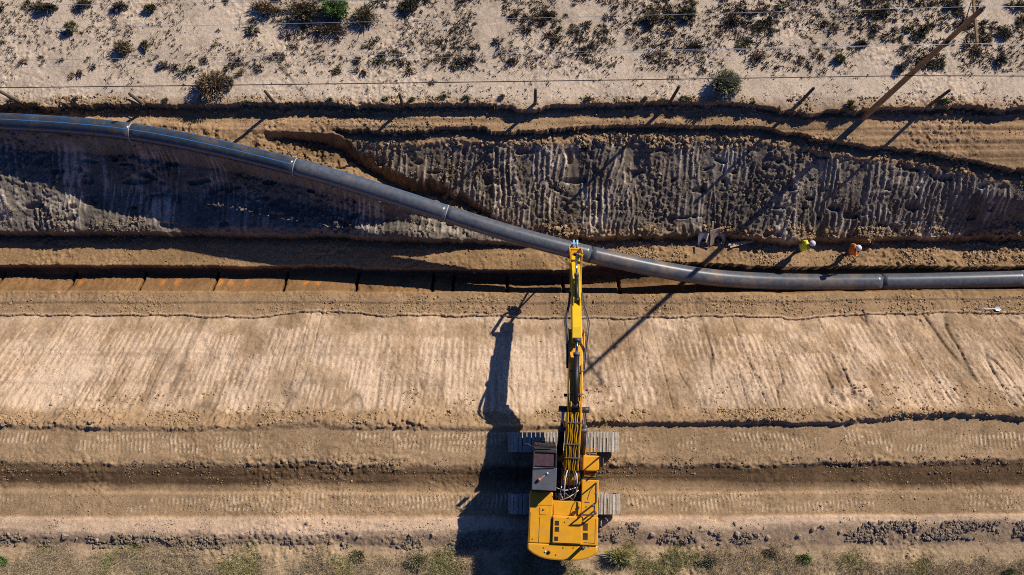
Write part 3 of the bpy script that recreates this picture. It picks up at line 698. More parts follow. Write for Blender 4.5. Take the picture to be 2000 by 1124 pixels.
shrub(815, 1092, 60, 40, ((.23, .24, .11), OL, DRY), 'grey green weed mass left of the excavator shadow', 900, .2, .22, 22, 'weed', None, 'weed', wid=.15)
shrub(1380, 1095, 60, 26, (OL, GRN, PUR), 'olive weed mat right of the excavator in the dry grass', 600, .15, .18, 20, 'weed', None, 'weed')
shrub(700, 1080, 44, 30, ((.26, .26, .12), OL, DRY), 'olive weed clump below the rubble strip, left of the grey green mass', 500, .18, .18, 18, 'weed', None, 'weed', wid=.15)

# scrub tufts on the sand: the larger ones as individuals
TM = []
for i in range(9):
    r_ = np.random.default_rng(100 + i)
    cols = [(OL, BLK, BR), (DG, OL, BLK), (BR, PUR, BLK), (OL, DG), (PUR, OL, BLK), (BLK, BR), (OL, BR, DRY), (DG, BLK), (BR, OL)][i]
    v, f, c = leaves(110, .32, .2, r_, .13, .28, cols, clump=5)
    TM.append(np_mesh('scrub_tuft', v, f, c * 1.45)); TM[-1].materials.append(M['leaf'])
def scrub_density(px, py):
    d = .30 + .5 * sst(380, 900, px) + .12 * sst(1200, 1500, px)
    d = d * (1 - sst(118, 150, py)) + .03
    return d
placed = 0
tries = 0
r_ = np.random.default_rng(55)
while placed < 285 and tries < 20000:
    tries += 1
    px = r_.uniform(-20, 2020); py = r_.uniform(-15, 165)
    if r_.random() > scrub_density(px, py): continue
    p = at(px, py, .2)
    if fbm(np.array([p.x]), np.array([p.y]), 2.0, 2, 33)[0] < r_.uniform(-.6, .25): continue
    p.z = float(height(p.x, p.y)) - .02
    o = mobj('scrub_tuft', TM[r_.integers(0, 9)], None); o.location = p
    s = .6 + 1.0 * r_.random() ** 1.6
    o.scale = (s * r_.uniform(.8, 1.6), s * r_.uniform(.7, 1.0), s); o.rotation_euler = (0, 0, r_.uniform(-.6, .6) + (3.14 if r_.random() > .5 else 0))
    setp(o, 'small dark dry scrub tuft on the pale sand above the bank', 'scrub', 'scrub tufts scattered over the sand')
    placed += 1
# the countless tiny ones
def blades_field(name, xs, ys, n_per, rad, hgt, size, wid, cols, rng_, label, cat):
    n = len(xs)
    k = n * n_per
    bx = np.repeat(xs, n_per) + rng_.normal(size=k) * np.repeat(rad, n_per) ; by = np.repeat(ys, n_per) + rng_.normal(size=k) * np.repeat(rad, n_per)
    bz = height(bx, by) - .01
    d = rng_.normal(size=(k, 3)) * .7; d[:, 2] = np.abs(d[:, 2]) + hgt; d /= np.linalg.norm(d, axis=1)[:, None]
    side = np.cross(d, rng_.normal(size=(k, 3))); side /= np.linalg.norm(side, axis=1)[:, None]
    ln = (size * (.5 + rng_.random(k)))[:, None]
    B = np.stack([bx, by, bz], -1)
    V3 = np.stack([B - side * ln * wid * .5, B + side * ln * wid * .5, B + d * ln], 1).reshape(-1, 3)
    ci = np.repeat(rng_.integers(0, len(cols), n), n_per)
    cc = np.array(cols)[ci] * (.7 + .6 * rng_.random((k, 1)))
    me = np_mesh(name, V3, np.arange(3 * k).reshape(-1, 3), np.repeat(cc, 3, 0))
    return setp(mobj(name, me, M['leaf']), label, cat, kind='stuff')
r_ = np.random.default_rng(9)
m = 16000
pxs = r_.uniform(-60, 2060, m); pys = r_.uniform(-40, 186, m)
keep = r_.random(m) < (scrub_density(pxs, pys) + .05)
pxs, pys = pxs[keep], pys[keep]
xs = (pxs - 1000) / F; b_ = (562 - pys) / F; t_ = (.2 - H) / (b_ * ST - CT); xs = xs * t_; ys = (b_ * CT + ST) * t_
keep = fbm(xs, ys, 1.4, 3, 37) + r_.random(len(xs)) * .5 > .12
xs, ys = xs[keep], ys[keep]
blades_field('ground_scrub', xs, ys, 9, .03 + .07 * r_.random(len(xs)) ** 2, .5, .12, .3, (OL, BLK, BR, DG, BR, PUR, OL), r_, 'sparse tiny dry plants speckling the pale sand', 'scrub')
# dry grass along the near edge
m = 30000
pxs = r_.uniform(-80, 2080, m); pys = r_.uniform(1052, 1200, m) 
xs = (pxs - 1000) / F; b_ = (562 - pys) / F; t_ = (.0 - H) / (b_ * ST - CT); xs = xs * t_; ys = (b_ * CT + ST) * t_
dn = fbm(xs, ys, 1.6, 3, 44)
thr = 1.05 - sst(1055, 1105, pys) * (1.05 + .35 * np.exp(-((pxs - 850) / 170) ** 2))
keep = dn + r_.random(m) * .6 > thr
xs, ys, dn, pxs_k = xs[keep], ys[keep], dn[keep], pxs[keep]
green = fbm(xs, ys, 1.6, 4, 46) > .22 - .25 * np.exp(-((pxs_k - 850) / 150) ** 2)
blades_field('dry_grass', xs[~green], ys[~green], 12, np.full((~green).sum(), .10), .3, .17, .06, ((.62, .49, .31), (.52, .40, .25), (.70, .57, .39), (.42, .33, .2), (.3, .24, .15)), r_, 'dry straw coloured grass along the near edge of the work strip', 'grass')
blades_field('green_grass', xs[green], ys[green], 12, np.full(green.sum(), .10), .3, .16, .09, ((.33, .33, .11), (.42, .38, .16), (.25, .27, .09), (.60, .50, .27)), r_, 'olive green weeds mixed into the dry grass', 'grass')

# ------------------------------------------------------------------ pipeline
def catmull(P, step=.25):
    P = [Vector(p) for p in P]; out = []
    for i in range(len(P) - 1):
        p0 = P[max(i - 1, 0)]; p1 = P[i]; p2 = P[i + 1]; p3 = P[min(i + 2, len(P) - 1)]
        n = max(2, int((p2 - p1).length / step))
        for k in range(n):
            t = k / n
            out.append(.5 * ((2 * p1) + (p2 - p0) * t + (2 * p0 - 5 * p1 + 4 * p2 - p3) * t * t + (3 * p1 - p0 - 3 * p2 + p3) * t ** 3))
    out.append(P[-1]); return out
PR_ = .455
path = catmull([at(*p) for p in pipe_px])
# smooth it
for _ in range(30):
    path = [path[0]] + [(path[i - 1] + path[i] * 2 + path[i + 1]) / 4 for i in range(1, len(path) - 1)] + [path[-1]]
def pipe_px_x(p):
    c = Vector(p) - Vector((0, 0, H)); yy = c.y * CT + c.z * ST; zz = -c.y * ST + c.z * CT
    return 1000 + F * c.x / -zz
pxx = [pipe_px_x(p) for p in path]
def idx_at(px): return min(range(len(path)), key=lambda i: abs(pxx[i] - px))
pl = thing('pipeline', 'long dark polyethylene pipe curving from the upper bank down into the trench', 'pipe', path[len(path) // 2])
def rel(ps, o): return [p - o.location for p in ps]
joints = [262, 572, 872, 1152, 1720, 1994]
cuts = [0] + [idx_at(j) for j in joints] + [len(path) - 1]
mats = ['pipe_new', 'pipe_new', 'pipe_old', 'pipe_old', 'pipe_mud', 'pipe_old', 'pipe_old']
labs = ['slate black pipe section with blue stripes at the left', 'slate pipe section with blue stripes between pale joints', None, None, None, None, None]
for i in range(len(cuts) - 1):
    seg = path[cuts[i]:cuts[i + 1] + 1]
    g_ = G(); g_.tube(rel(seg, pl), PR_, 40)
    s_ = g_.build('pipe_section', M[mats[i]], pl, label=labs[i])
    if i < 3:
        for ang in ((38, 92, 150) if i < 2 else (38,)):
            a_ = math.radians(ang); st_ = []
            for k, p in enumerate(seg):
                d = (seg[min(k + 1, len(seg) - 1)] - seg[max(k - 1, 0)]).normalized(); sde = Vector((0, 0, 1)).cross(d).normalized(); up = d.cross(sde)
                dirn = -sde * math.cos(a_) + up * math.sin(a_)  # angle from the near side
                dirn = sde * math.cos(a_) + up * math.sin(a_)
                st_.append((p + dirn * (PR_ + .004), d.cross(dirn) * .022, dirn))
            gs = G(); n = len(st_)
            vs = [q - wv - pl.location for q, wv, _ in st_] + [q + wv - pl.location for q, wv, _ in st_]
            gs.poly(vs, [(k, k + 1, n + k + 1, n + k) for k in range(n - 1)])
            gs.build('stripe', M['stripe'], s_)
for j, px in enumerate(joints):
    k = cuts[j + 1]; p = path[k]; d = (path[k + 1] - path[k - 1]).normalized()
    g_ = G(); hw = .02
    g_.tube(rel([p - d * hw * 1.6, p - d * hw, p + d * hw, p + d * hw * 1.6], pl), [PR_ - .01, PR_ + .010, PR_ + .010, PR_ - .01], 40)
    g_.build('weld_bead', M['bead'] if px in (262, 572, 872, 1994) else M['black'], pl)

# ------------------------------------------------------------------ utility pole and wires
pb = at(1687, 230, -.3); ph_ = 11.9
pole = thing('utility_pole', 'tall brown wooden pole standing on the bank edge with a crossarm at its top', 'utility pole', pb)
g_ = G(); N = 16
g_.tube([(0, 0, -.6 + (ph_ + .6) * k / N) for k in range(N + 1)], [.155 - .055 * k / N for k in range(N + 1)], 14)
g_.build('shaft', M['wood'], pole)
ztop = 11.0
G().bar((.16, -1.25, ztop), (.16, 1.25, ztop), .09, .11).build('crossarm', M['wood'], pole, .01)
for s in (-1, 1):
    G().bar((.1, s * .75, ztop - .05), (.1, s * .05, ztop - .8), .05, .02, (1, 0, 0)).build('brace', M['dsteel'], pole)
ins = []
for y_, z_ in ((-1.15, ztop + .06), (1.15, ztop + .06), (0, ph_ - .02)):
    g_ = G(); g_.tube([(.16 if z_ < 11.5 else 0, y_, z_), (.16 if z_ < 11.5 else 0, y_, z_ + .1), (.16 if z_ < 11.5 else 0, y_, z_ + .13), (.16 if z_ < 11.5 else 0, y_, z_ + .2)], [.03, .045, .07, .04], 10)
    g_.build('insulator', M['grey'], pole); ins.append(pb + Vector((.16 if z_ < 11.5 else 0, y_, z_ + .2)))
G().box((-.2, -.1, 9.1), (.0, -.25, 9.25)).build('wire_bracket', M['dsteel'], pole)
def wire(pt, y_left, r, mat, label, sag=.5, name='power_line', y_right=0):
    """wire through the pole point pt, running to a far pole on the left and one on the right"""
    Lx = -75; pL = Vector((Lx, pt.y + y_left * (Lx - pt.x), pt.z)); pR_ = Vector((80, pt.y + y_right * (80 - pt.x), pt.z))
    def run(a, b):
        return [a.lerp(b, k / 40) - Vector((0, 0, sag * 4 * (k / 40) * (1 - k / 40))) for k in range(41)]
    pts = run(pL, pt)[:-1] + run(pt, pR_)
    t = G(); t.tube([p - pt for p in pts], r, 6); o = t.build(name, mat, loc=pt); setp(o, label, 'wire'); return o
def slope_for(px0, py0, pt):
    return lambda z: (pt.y - at(px0, py0, z).y) / (pt.x - at(px0, py0, z).x)
def mkwire(pt, left_py, r, mat, label, sag, name):
    a = at(0, left_py, pt.z - sag * .86)
    sl = (pt.y - a.y) / (pt.x - a.x)
    return wire(pt, sl, r, mat, label, sag, name, y_right=sl * .3)
mkwire(ins[0], 117, .008, M['wire_l'], 'thin pale power wire from the lower end of the pole crossarm', .5, 'power_line')
mkwire(ins[2], 57, .008, M['wire_l'], 'thin pale power wire from the very tip of the pole', .5, 'power_line')
mkwire(ins[1], 10, .008, M['wire_l'], 'thin pale power wire from the upper end of the crossarm, highest in the picture', .5, 'power_line')
mkwire(pb + Vector((-.1, -.2, 9.18)), 132, .007, M['wire_l'], 'thin pale wire fixed to the pole shaft just below the crossarm', .4, 'power_line')
mkwire(pb + Vector((.0, -.2, 5.9)), 171, .022, M['wire_d'], 'thick dark cable crossing the sand, lowest line on the pole', .35, 'cable')

# fence posts
FP = [(36, 199, -8, 'short dark fence post at the left end of the bank'), (284, 208, -3, 'fence post leaning near the pipe, second from the left'),
      (540, 206, -2, 'dark fence post between the reddish bush and the pipe bend'), (787, 208, 0, 'upright fence post on the bank above the deep dark cut'),
      (1045, 203, 0, 'straight fence post at the middle of the bank'), (1310, 198, 2, 'fence post left of the sage green bush'),
      (1563, 200, 2, 'fence post between the sage bush and the wooden pole'), (1818, 204, 3, 'fence post right of the wooden pole, beside the bright green grass')]
for px, py, ln, lb in FP:
    p = hz(px, py); o = G().tube([(0, 0, -.3), (0, 0, .5), (random.uniform(-.03, .03), 0, 1.9)], [.09, .085, .075], 8).build('fence_post', M['post'], loc=p)
    o.rotation_euler = (0, math.radians(ln), 0)
    setp(o, lb, 'fence post', 'fence posts along the bank')
# planks near the second fence post
p = hz(268, 200); o = G().bar((-.45, .22, .04), (.35, -.18, .12), .07, .04).build('broken_stake', M['pine'], loc=p); setp(o, 'pale broken stake lying by the second fence post', 'stake')
for a, b, lb in [((45, 150), (112, 160), 'thin dead twig'),]: pass

# ------------------------------------------------------------------ excavator
EX = at(1100, 926, 0); EX.z = 0
ex = thing('excavator', 'large yellow crawler excavator reaching its boom across the slope to hold the pipe', 'excavator', EX)
# crawler tracks lie along x
def belt(L_, Hh, y0, y1):
    r = Hh / 2; half = L_ / 2 - r; per = 4 * half + 2 * math.pi * r; out = []
    def pos(s):
        s %= per
        if s < 2 * half: return Vector((-half + s, 0, Hh)), Vector((1, 0, 0))
        s -= 2 * half
        if s < math.pi * r: a = math.pi / 2 - s / r; return Vector((half + r * math.cos(a), 0, r + r * math.sin(a))), Vector((math.sin(a), 0, -math.cos(a)))
        s -= math.pi * r
        if s < 2 * half: return Vector((half - s, 0, 0)), Vector((-1, 0, 0))
        s -= 2 * half; a = -math.pi / 2 - s / r
        return Vector((-half + r * math.cos(a), 0, r + r * math.sin(a))), Vector((math.sin(a), 0, -math.cos(a)))
    return per, pos
for py, lab in ((864, 'front crawler track beneath the boom'), (985, 'rear crawler track')):
    c = at(1100, py, 1.0) - EX; yc = c.y; W = .92; Lt = 5.22; Ht = 1.08
    per, pos = belt(Lt, Ht, 0, 0); n = 56; g_ = G()
    for i in range(n):
        p, d = pos(i * per / n); nrm = Vector((-d.z, 0, d.x)) if True else None
        up = d.cross(Vector((0, -1, 0))); up = Vector((-d.z, 0, d.x))
        a = Vector((p.x, yc - W / 2, p.z)); b = Vector((p.x, yc + W / 2, p.z)); ww = per / n * .84
        g_.bar(a, b, ww, .03, up=up)
        for q in (-.30, .0, .33):
            o_ = d * (q * per / n) + up * .025
            g_.bar(a + o_, b + o_, .014, .022, up=up)
    tr = g_.build('track', M['steel'], ex, label=lab)
    # inner frame and wheels
    G().box((-1.9, yc - .22, .3), (1.9, yc + .22, .8)).build('track_frame', M['charcoal'], ex, .03)
    for sx in (-1, 1):
        G().tube([(sx * (Lt / 2 - Ht / 2), yc - .2, Ht / 2), (sx * (Lt / 2 - Ht / 2), yc + .2, Ht / 2)], Ht / 2 - .07, 20).build('idler' if sx < 0 else 'sprocket', M['dsteel'], tr)
    for k in range(8):
        x_ = -1.7 + k * .485
        G().tube([(x_, yc - .25, .2), (x_, yc + .25, .2)], .13, 12).build('roller', M['dsteel'], tr)
G().box((-.95, -1.45, .55), (.95, 1.45, 1.0)).build('carbody', M['charcoal'], ex, .04)
G().tube([(0, 0, 1.0), (0, 0, 1.28)], .85, 28).build('swing_bearing', M['dsteel'], ex)
# slewing upper part
ROT = math.radians(-2.6); cR, sR = math.cos(ROT), math.sin(ROT)
def xf(p): return Vector((p.x * cR - p.y * sR, p.x * sR + p.y * cR, p.z))
def UL(px, py, z):
    p = at(px, py, z) - EX; return Vector((p.x * cR + p.y * sR, -p.x * sR + p.y * cR, z))
def rect(pxa, pya, pxb, pyb, z):
    a = UL(pxa, pya, z); b = UL(pxb, pyb, z); return min(a.x, b.x), min(a.y, b.y), max(a.x, b.x), max(a.y, b.y)
def ubox(name, mat, r, z0, z1, parent=ex, bevel=.03, label=None):
    return G(xf).box((r[0], r[1], z0), (r[2], r[3], z1)).build(name, M[mat], parent, bevel, label=label)
XL = UL(1033, 1000, 2.5).x; XR = UL(1170, 1000, 2.5).x
YB = UL(1100, 1092, 2.3).y; YC = UL(1100, 1063, 2.4).y; YF = UL(1150, 888, 2.2).y
print('upper', XL, XR, YB, YC, YF)
G(xf).box((XL + .1, YC, 1.28), (-.45, YF - .2, 1.5)).box((-.448, YC, 1.28), (.45, 1.1, 1.45)).box((.452, YC, 1.28), (XR - .1, YF, 1.5)).build('deck_frame', M['charcoal'], ex, .02)
# counterweight with rounded rear corners
prof = [(XL, YC - .003), (XR, YC - .003), (XR, YC - .35)]
for k in range(7):
    a = math.radians(90 * k / 6); 
cw = []
for k in range(13):
    t = k / 12; x_ = XR + (XL - XR) * t
    cw.append((x_, YC - .30 - .42 * (1 - abs(2 * t - 1) ** 3.2)))
g_ = G(xf); g_.prism([(XL, YC - .003), (XR, YC - .003)] + cw, 1.15, 2.42, axis='z'); g_.build('counterweight', M['yellow'], ex, .07)
# hood blocks
cwx = UL(1080, 1000, 2.5).x
hood = ubox('engine_hood', 'yellow', (cwx - .02, YC, XR - .02, UL(1100, 1008, 2.55).y), 1.5, 2.5, bevel=.04)
hr = (UL(1079, 1060, 2.55).x, UL(1079, 1060, 2.55).y, UL(1163, 1060, 2.55).x - .1, UL(1079, 1010, 2.55).y)
G(xf).box((hr[0], hr[1], 2.5), (UL(1135, 1060, 2.55).x, hr[3], 2.56)).build('hood_panel', M['yellow'], hood, .015)
for a in [(1084, 1017, 1092, 1027), (1084, 1029, 1092, 1039), (1083, 1048, 1090, 1057)]:
    r = rect(*a, 2.57); g_ = G(xf); n = 7
    for k in range(n):
        y_ = r[1] + (r[3] - r[1]) * (k + .5) / n; g_.bar((r[0], y_, 2.566), (r[2], y_, 2.566), .017, .014)
    g_.build('vent', M['dsteel'], hood)
for a in [(1139, 1022, 1148, 1037), (1139, 1041, 1148, 1055)]:
    r = rect(*a, 2.51); g_ = G(xf); n = 9
    for k in range(n):
        y_ = r[1] + (r[3] - r[1]) * (k + .5) / n; g_.bar((r[0], y_, 2.506), (r[2], y_, 2.506), .02, .014)
    g_.build('vent', M['dsteel'], hood)
lh = ubox('left_housing', 'yellow', (XL + .02, YC, cwx - .025, UL(1050, 961, 2.4).y), 1.5, 2.44, bevel=.04)
r = rect(1054, 991, 1068, 1006, 2.45); ubox('hatch', 'yellow', r, 2.44, 2.462, lh, .008)
G(xf).tube([(UL(1061, 996, 2.46).x, UL(1061, 996, 2.46).y, 2.46), (UL(1061, 996, 2.46).x, UL(1061, 996, 2.46).y, 2.49)], .035, 10).build('knob', M['black'], lh)
ubox('center_deck', 'yellow', (cwx - .02, UL(1100, 1008, 2.4).y + .01, UL(1134, 1000, 2.3).x, UL(1100, 979, 2.3).y), 1.46, 2.3, bevel=.03)
rs = ubox('right_housing', 'yellow', (UL(1135, 1000, 2.3).x + .005, UL(1100, 1008, 2.4).y + .01, XR - .02, UL(1150, 938, 2.2).y), 1.5, 2.22, bevel=.03)
ubox('step_well', 'charcoal', (UL(1135, 1000, 2).x + .02, UL(1150, 937, 1.9).y, XR - .05, UL(1150, 921, 1.9).y), 1.5, 1.85, bevel=.02)
ft = ubox('fuel_tank', 'yellow', (UL(1135, 1000, 2.2).x + .02, UL(1150, 920, 2.1).y, XR - .01, UL(1150, 890, 2.1).y), 1.5, 2.15, bevel=.05)
r0 = UL(1152, 926, 1.9)
g_ = G(xf)
for k in range(4): g_.bar((r0.x - .25, r0.y - .1 + k * .07, 1.9), (r0.x + .25, r0.y - .1 + k * .07, 1.9), .035, .03)
for s in (-.25, 0, .25): g_.bar((r0.x + s, r0.y - .12, 1.89), (r0.x + s, r0.y + .14, 1.89), .03, .03)
g_.build('step_grating', M['amber'], ex)
# front guard of the tank: small amber ladder
g_ = G(xf); q = UL(1152, 882, 1.7)
for k in range(3): g_.bar((q.x - .3, q.y - .08 + k * .1, 1.7), (q.x + .3, q.y - .08 + k * .1, 1.7), .03, .04)
for s in (-.3, 0, .3): g_.bar((q.x + s, q.y - .15, 1.7), (q.x + s, q.y + .15, 1.7), .03, .04)
g_.build('front_step', M['amber'], ex)
# seam lines and bolts on the counterweight and hoods
g_ = G(xf)
def seam(a, b, z): A, B = UL(*a, z), UL(*b, z); g_.bar((A.x, A.y, z + .001), (B.x, B.y, z + .001), .018, .006)
seam((1036, 1001), (1034, 1058), 2.443); seam((1054, 1010), (1052, 1060), 2.443)
seam((1079, 1011), (1077, 1059), 2.503); seam((1077, 1059), (1134, 1059), 2.503); seam((1082, 985), (1081, 1006), 2.303)
seam((1038, 987), (1079, 987), 2.443)
seam((1140, 1060), (1162, 1062), 2.503); seam((1163, 1015), (1162, 1060), 2.503)
g_.build('panel_seams', M['dsteel'], ex)
g_ = G(xf)
for px, py, z in [(1040, 1053, 2.445), (1062, 1070, 2.43), (1086, 1084, 2.43), (1100, 1070, 2.43), (1120, 1070, 2.43), (1150, 1068, 2.43), (1103, 1020, 2.565), (1110, 1012, 2.565), (1080, 970, 2.445), (1128, 1005, 2.305), (1145, 990, 2.225)]:
    a = UL(px, py, z); g_.tube([(a.x, a.y, z), (a.x, a.y, z + .02)], .025, 8)
g_.build('bolts', M['dsteel'], ex)
a = UL(1072, 1079, 2.43); G(xf).tube([(a.x, a.y, 2.41), (a.x, a.y, 2.47)], .075, 14).build('filler_cap', M['black'], ex)
a = UL(1065, 1078, 2.43); G(xf).tube([(a.x, a.y, 2.41), (a.x, a.y, 2.45)], .045, 12).build('lifting_eye', M['white'], ex)
# exhaust
a = UL(1136, 1070, 2.5); G(xf).tube([(a.x, a.y, 2.4), (a.x, a.y, 2.95), (a.x + .03, a.y + .08, 3.08)], [.075, .075, .09], 16).build('exhaust_pipe', M['charcoal'], ex)
# cab
cr = (UL(1039, 960, 3.1).x, UL(1060, 957, 3.1).y, UL(1085, 960, 3.1).x, UL(1060, 870, 3.1).y)
g_ = G(xf)
g_.poly([(cr[0], cr[1], 1.45), (cr[2], cr[1], 1.45), (cr[2], cr[3] + .12, 1.45), (cr[0], cr[3] + .12, 1.45), (cr[0], cr[1], 3.12), (cr[2], cr[1], 3.12), (cr[2], cr[3] - .12, 3.12), (cr[0], cr[3] - .12, 3.12)],
        [(3, 2, 1, 0), (4, 5, 6, 7), (0, 1, 5, 4), (1, 2, 6, 5), (2, 3, 7, 6), (3, 0, 4, 7)])
cab = g_.build('cab', M['charcoal'], ex, .05)
ubox('roof', 'grey', (cr[0] - .02, cr[1] - .02, cr[2] + .02, cr[1] + .98), 3.12, 3.22, cab, .03)
rg = rect(1044, 884, 1082, 912, 3.2); ubox('roof_window', 'glass', rg, 3.12, 3.17, cab, .02)
g_ = G(xf)   # guard frame round the roof window
for p_, q_ in [((cr[0] + .03, cr[1] + .98), (cr[0] + .03, rg[3] + .05)), ((cr[2] - .03, cr[1] + .98), (cr[2] - .03, rg[3] + .05)), ((cr[0] + .03, rg[3] + .05), (cr[2] - .03, rg[3] + .05))]:
    g_.bar((*p_, 3.2), (*q_, 3.2), .06, .08)
g_.build('roof_guard', M['charcoal'], cab, .01)
ubox('windscreen', 'glass', (cr[0] + .08, cr[3] - .02, cr[2] - .08, cr[3] + .09), 1.8, 2.9, cab, .0)
for s, x_ in ((0, cr[0] - .012), (1, cr[2] - .008)):
    G(xf).box((x_, cr[1] + .2, 2.2), (x_ + .02, cr[3] - .25, 2.98)).build('side_window', M['glass'], cab)
g_ = G(xf)  # wire grid over the front
for k in range(6):
    x_ = cr[0] + .08 + k * (cr[2] - cr[0] - .16) / 5; g_.bar((x_, cr[3] + .17, 1.7), (x_, cr[3] + .04, 3.12), .02, .02)
for k in range(5):
    z_ = 1.8 + k * .32; yy = cr[3] + .17 - .13 * (z_ - 1.7) / 1.42; g_.bar((cr[0] + .05, yy, z_), (cr[2] - .05, yy, z_), .02, .02)
g_.build('front_guard', M['dsteel'], cab)
g_ = G(xf)
for (pa, pb_) in [((1046, 880), (1082, 880)), ((1046, 872), (1082, 872)), ((1042, 915), (1083, 914))]:
    A, B = UL(*pa, 3.25), UL(*pb_, 3.25); g_.bar(A, B, .03, .04)
g_.build('roof_rail', M['dsteel'], cab)
a = UL(1053, 937, 3.25); G(xf).tube([(a.x, a.y, 3.22), (a.x, a.y, 3.26)], .05, 10).build('beacon_base', M['dsteel'], cab)
G(xf).ball((a.x, a.y, 3.30), .075, zs=1.2).build('beacon', M['red'], cab)
a = UL(1069, 925, 3.25); G(xf).ball((a.x, a.y, 3.27), .05).build('antenna', M['white'], cab)
g_ = G(xf); b_1 = UL(1055, 936, 3.24); b_2 = UL(1068, 926, 3.24); g_.tube([b_1, b_2], .012, 6); g_.build('antenna_cable', M['white'], cab)
# cab mirror on an arm, and rear bracket
g_ = G(xf); m0 = Vector((cr[0], cr[3] - .1, 2.9)); g_.tube([m0, m0 + Vector((-.28, .12, .05)), m0 + Vector((-.3, .12, -.4))], .02, 6); g_.build('mirror_arm', M['dsteel'], ex)
G(xf).box((m0.x - .42, m0.y + .1, 2.45), (m0.x - .2, m0.y + .14, 2.85)).build('mirror', M['dsteel'], ex, .01)
ubox('cab_mount', 'charcoal', (cr[0] + .15, cr[1] - .12, cr[2] - .2, cr[1] - .03), 2.44, 2.9)
# handrails on the right housing
def rail(name, pts, r=.04, mat='dsteel'):
    g_ = G(xf); g_.tube([UL(*p) for p in pts], r, 6); return g_.build(name, M[mat], ex)
rail('handrail', [(1163, 945, 2.2), (1164, 944, 3.0), (1164, 962, 3.0), (1164, 980, 3.0), (1163, 983, 2.2)])
rail('handrail', [(1138, 1006, 2.3), (1138, 1006, 3.05), (1158, 1006, 3.05), (1163, 1004, 3.05), (1163, 1004, 2.3)])
rail('handrail', [(1160, 985, 2.2), (1161, 984, 2.95), (1161, 998, 2.95), (1160, 999, 2.2)])
rail('handrail', [(1134, 890, 2.1), (1134, 890, 2.7), (1134, 918, 2.7), (1134, 918, 2.1)])
rail('handrail', [(1171, 893, 2.1), (1171, 893, 2.7), (1171, 918, 2.7), (1171, 918, 2.1)])
for px, py in ((1164, 964), (1158, 988), (1163, 1002)):
    a = UL(px, py, 3.0); G(xf).ball((a.x, a.y, 3.0), .07, 10, 6).build('work_lamp', M['grey'], ex)
a = UL(1143, 977, 3.0); G(xf).box((a.x - .02, a.y - .13, 2.72), (a.x + .2, a.y - .10, 2.98)).build('mirror', M['dsteel'], ex)
rail('mirror_arm', [(1162, 945, 2.9), (1152, 960, 2.95), (1147, 976, 2.95)], .018)

# boom
pv = lambda px, py, z: UL(px, py, z)
bxc = UL(1110, 938, 2.1).x
# boom centre line drifts a little to the right in the photo because the upper part is turned; keep it straight in local space
BW = .33
def V_(py, z): return UL(1118, py, z).y
kn = (V_(655, 2.45), 2.45)
foot = (V_(938, 2.0), 2.0)
bprof = [(foot[0] - .25, 1.95), (foot[0], 1.72), (foot[0] + .35, 1.85), (V_(860, 2.2), 2.15), (V_(800, 2.6), 2.5), (V_(745, 2.6), 2.5), (V_(700, 2.3), 2.2), (kn[0] - .1, 2.2), (kn[0] + .22, 2.3), (kn[0] + .28, 2.55), (kn[0] + .1, 2.72),
         (V_(700, 3.2), 3.1), (V_(745, 3.35), 3.35), (V_(790, 3.45), 3.46), (V_(830, 3.35), 3.33), (V_(870, 3.1), 3.02), (foot[0] + .3, 2.35), (foot[0], 2.25)]
bcx = (UL(1112, 930, 2.2).x + UL(1128, 660, 2.7).x) / 2
print('boom centre', UL(1112, 930, 2.2).x, UL(1128, 660, 2.7).x, 'kn', kn, foot)
boom = G(xf).prism(bprof, bcx - BW, bcx + BW).build('boom', M['yellow'], ex, .03)
# arm: sits between side plates of the boom nose
tip = (V_(500, 0), .0)
aw = .22
d = Vector((0, tip[0] - kn[0], tip[1] - kn[1])); al = d.length; d.normalize(); nrm = Vector((0, -d.z, d.y))  # up side normal
if nrm.z < 0: nrm = -nrm
def AP(s, h): q = Vector((0, kn[0], kn[1])) + d * s + nrm * h; return (q.y, q.z)
aprof = [AP(-.75, .38), AP(-.6, .62), AP(-.1, .78), AP(.9, .68), AP(al * .55, .42), AP(al - .1, .22), AP(al + .1, 0), AP(al, -.14), AP(al * .6, -.16), AP(.5, -.22), AP(0, -.2), AP(-.5, .1)]
arm = G(xf).prism(aprof, bcx - aw, bcx + aw).build('arm', M['lemon'], ex, .025)
# boom nose cheek plates
for s in (-1, 1):
    g_ = G(xf); x_ = bcx + s * (BW + .03)
    g_.prism([(kn[0] - 1.1, 2.65), (kn[0] - .9, 3.0), (kn[0] + .1, 2.8), (kn[0] + .32, 2.5), (kn[0] + .1, 2.2), (kn[0] - .9, 2.4)], x_ - .025, x_ + .025)
    g_.build('cheek_plate', M['yellow'], boom, .01)
G(xf).tube([(bcx - BW - .1, *kn), (bcx + BW + .1, *kn)], .11, 14).build('knuckle_pin', M['chrome'], boom)
def cyl(name, a, b, r, frac, parent, x_=None, barrel='black'):
    a, b = Vector(a), Vector(b); m_ = a.lerp(b, frac)
    c_ = G(xf).tube([a, m_], r, 16).build(name, M[barrel], parent)
    G(xf).tube([m_, b], r * .52, 12).build('rod', M['chrome'], c_)
    dd = (b - a).normalized()
    G(xf).tube([m_ - dd * .12, m_ + dd * .02], r * 1.18, 16).build('gland', M['grey'], c_)
    g_ = G(xf)
    for q in (a, b): g_.tube([q - Vector((r * 1.3, 0, 0)), q + Vector((r * 1.3, 0, 0))], r * .9, 12)
    g_.build('eye', M['charcoal'], c_)
    return c_
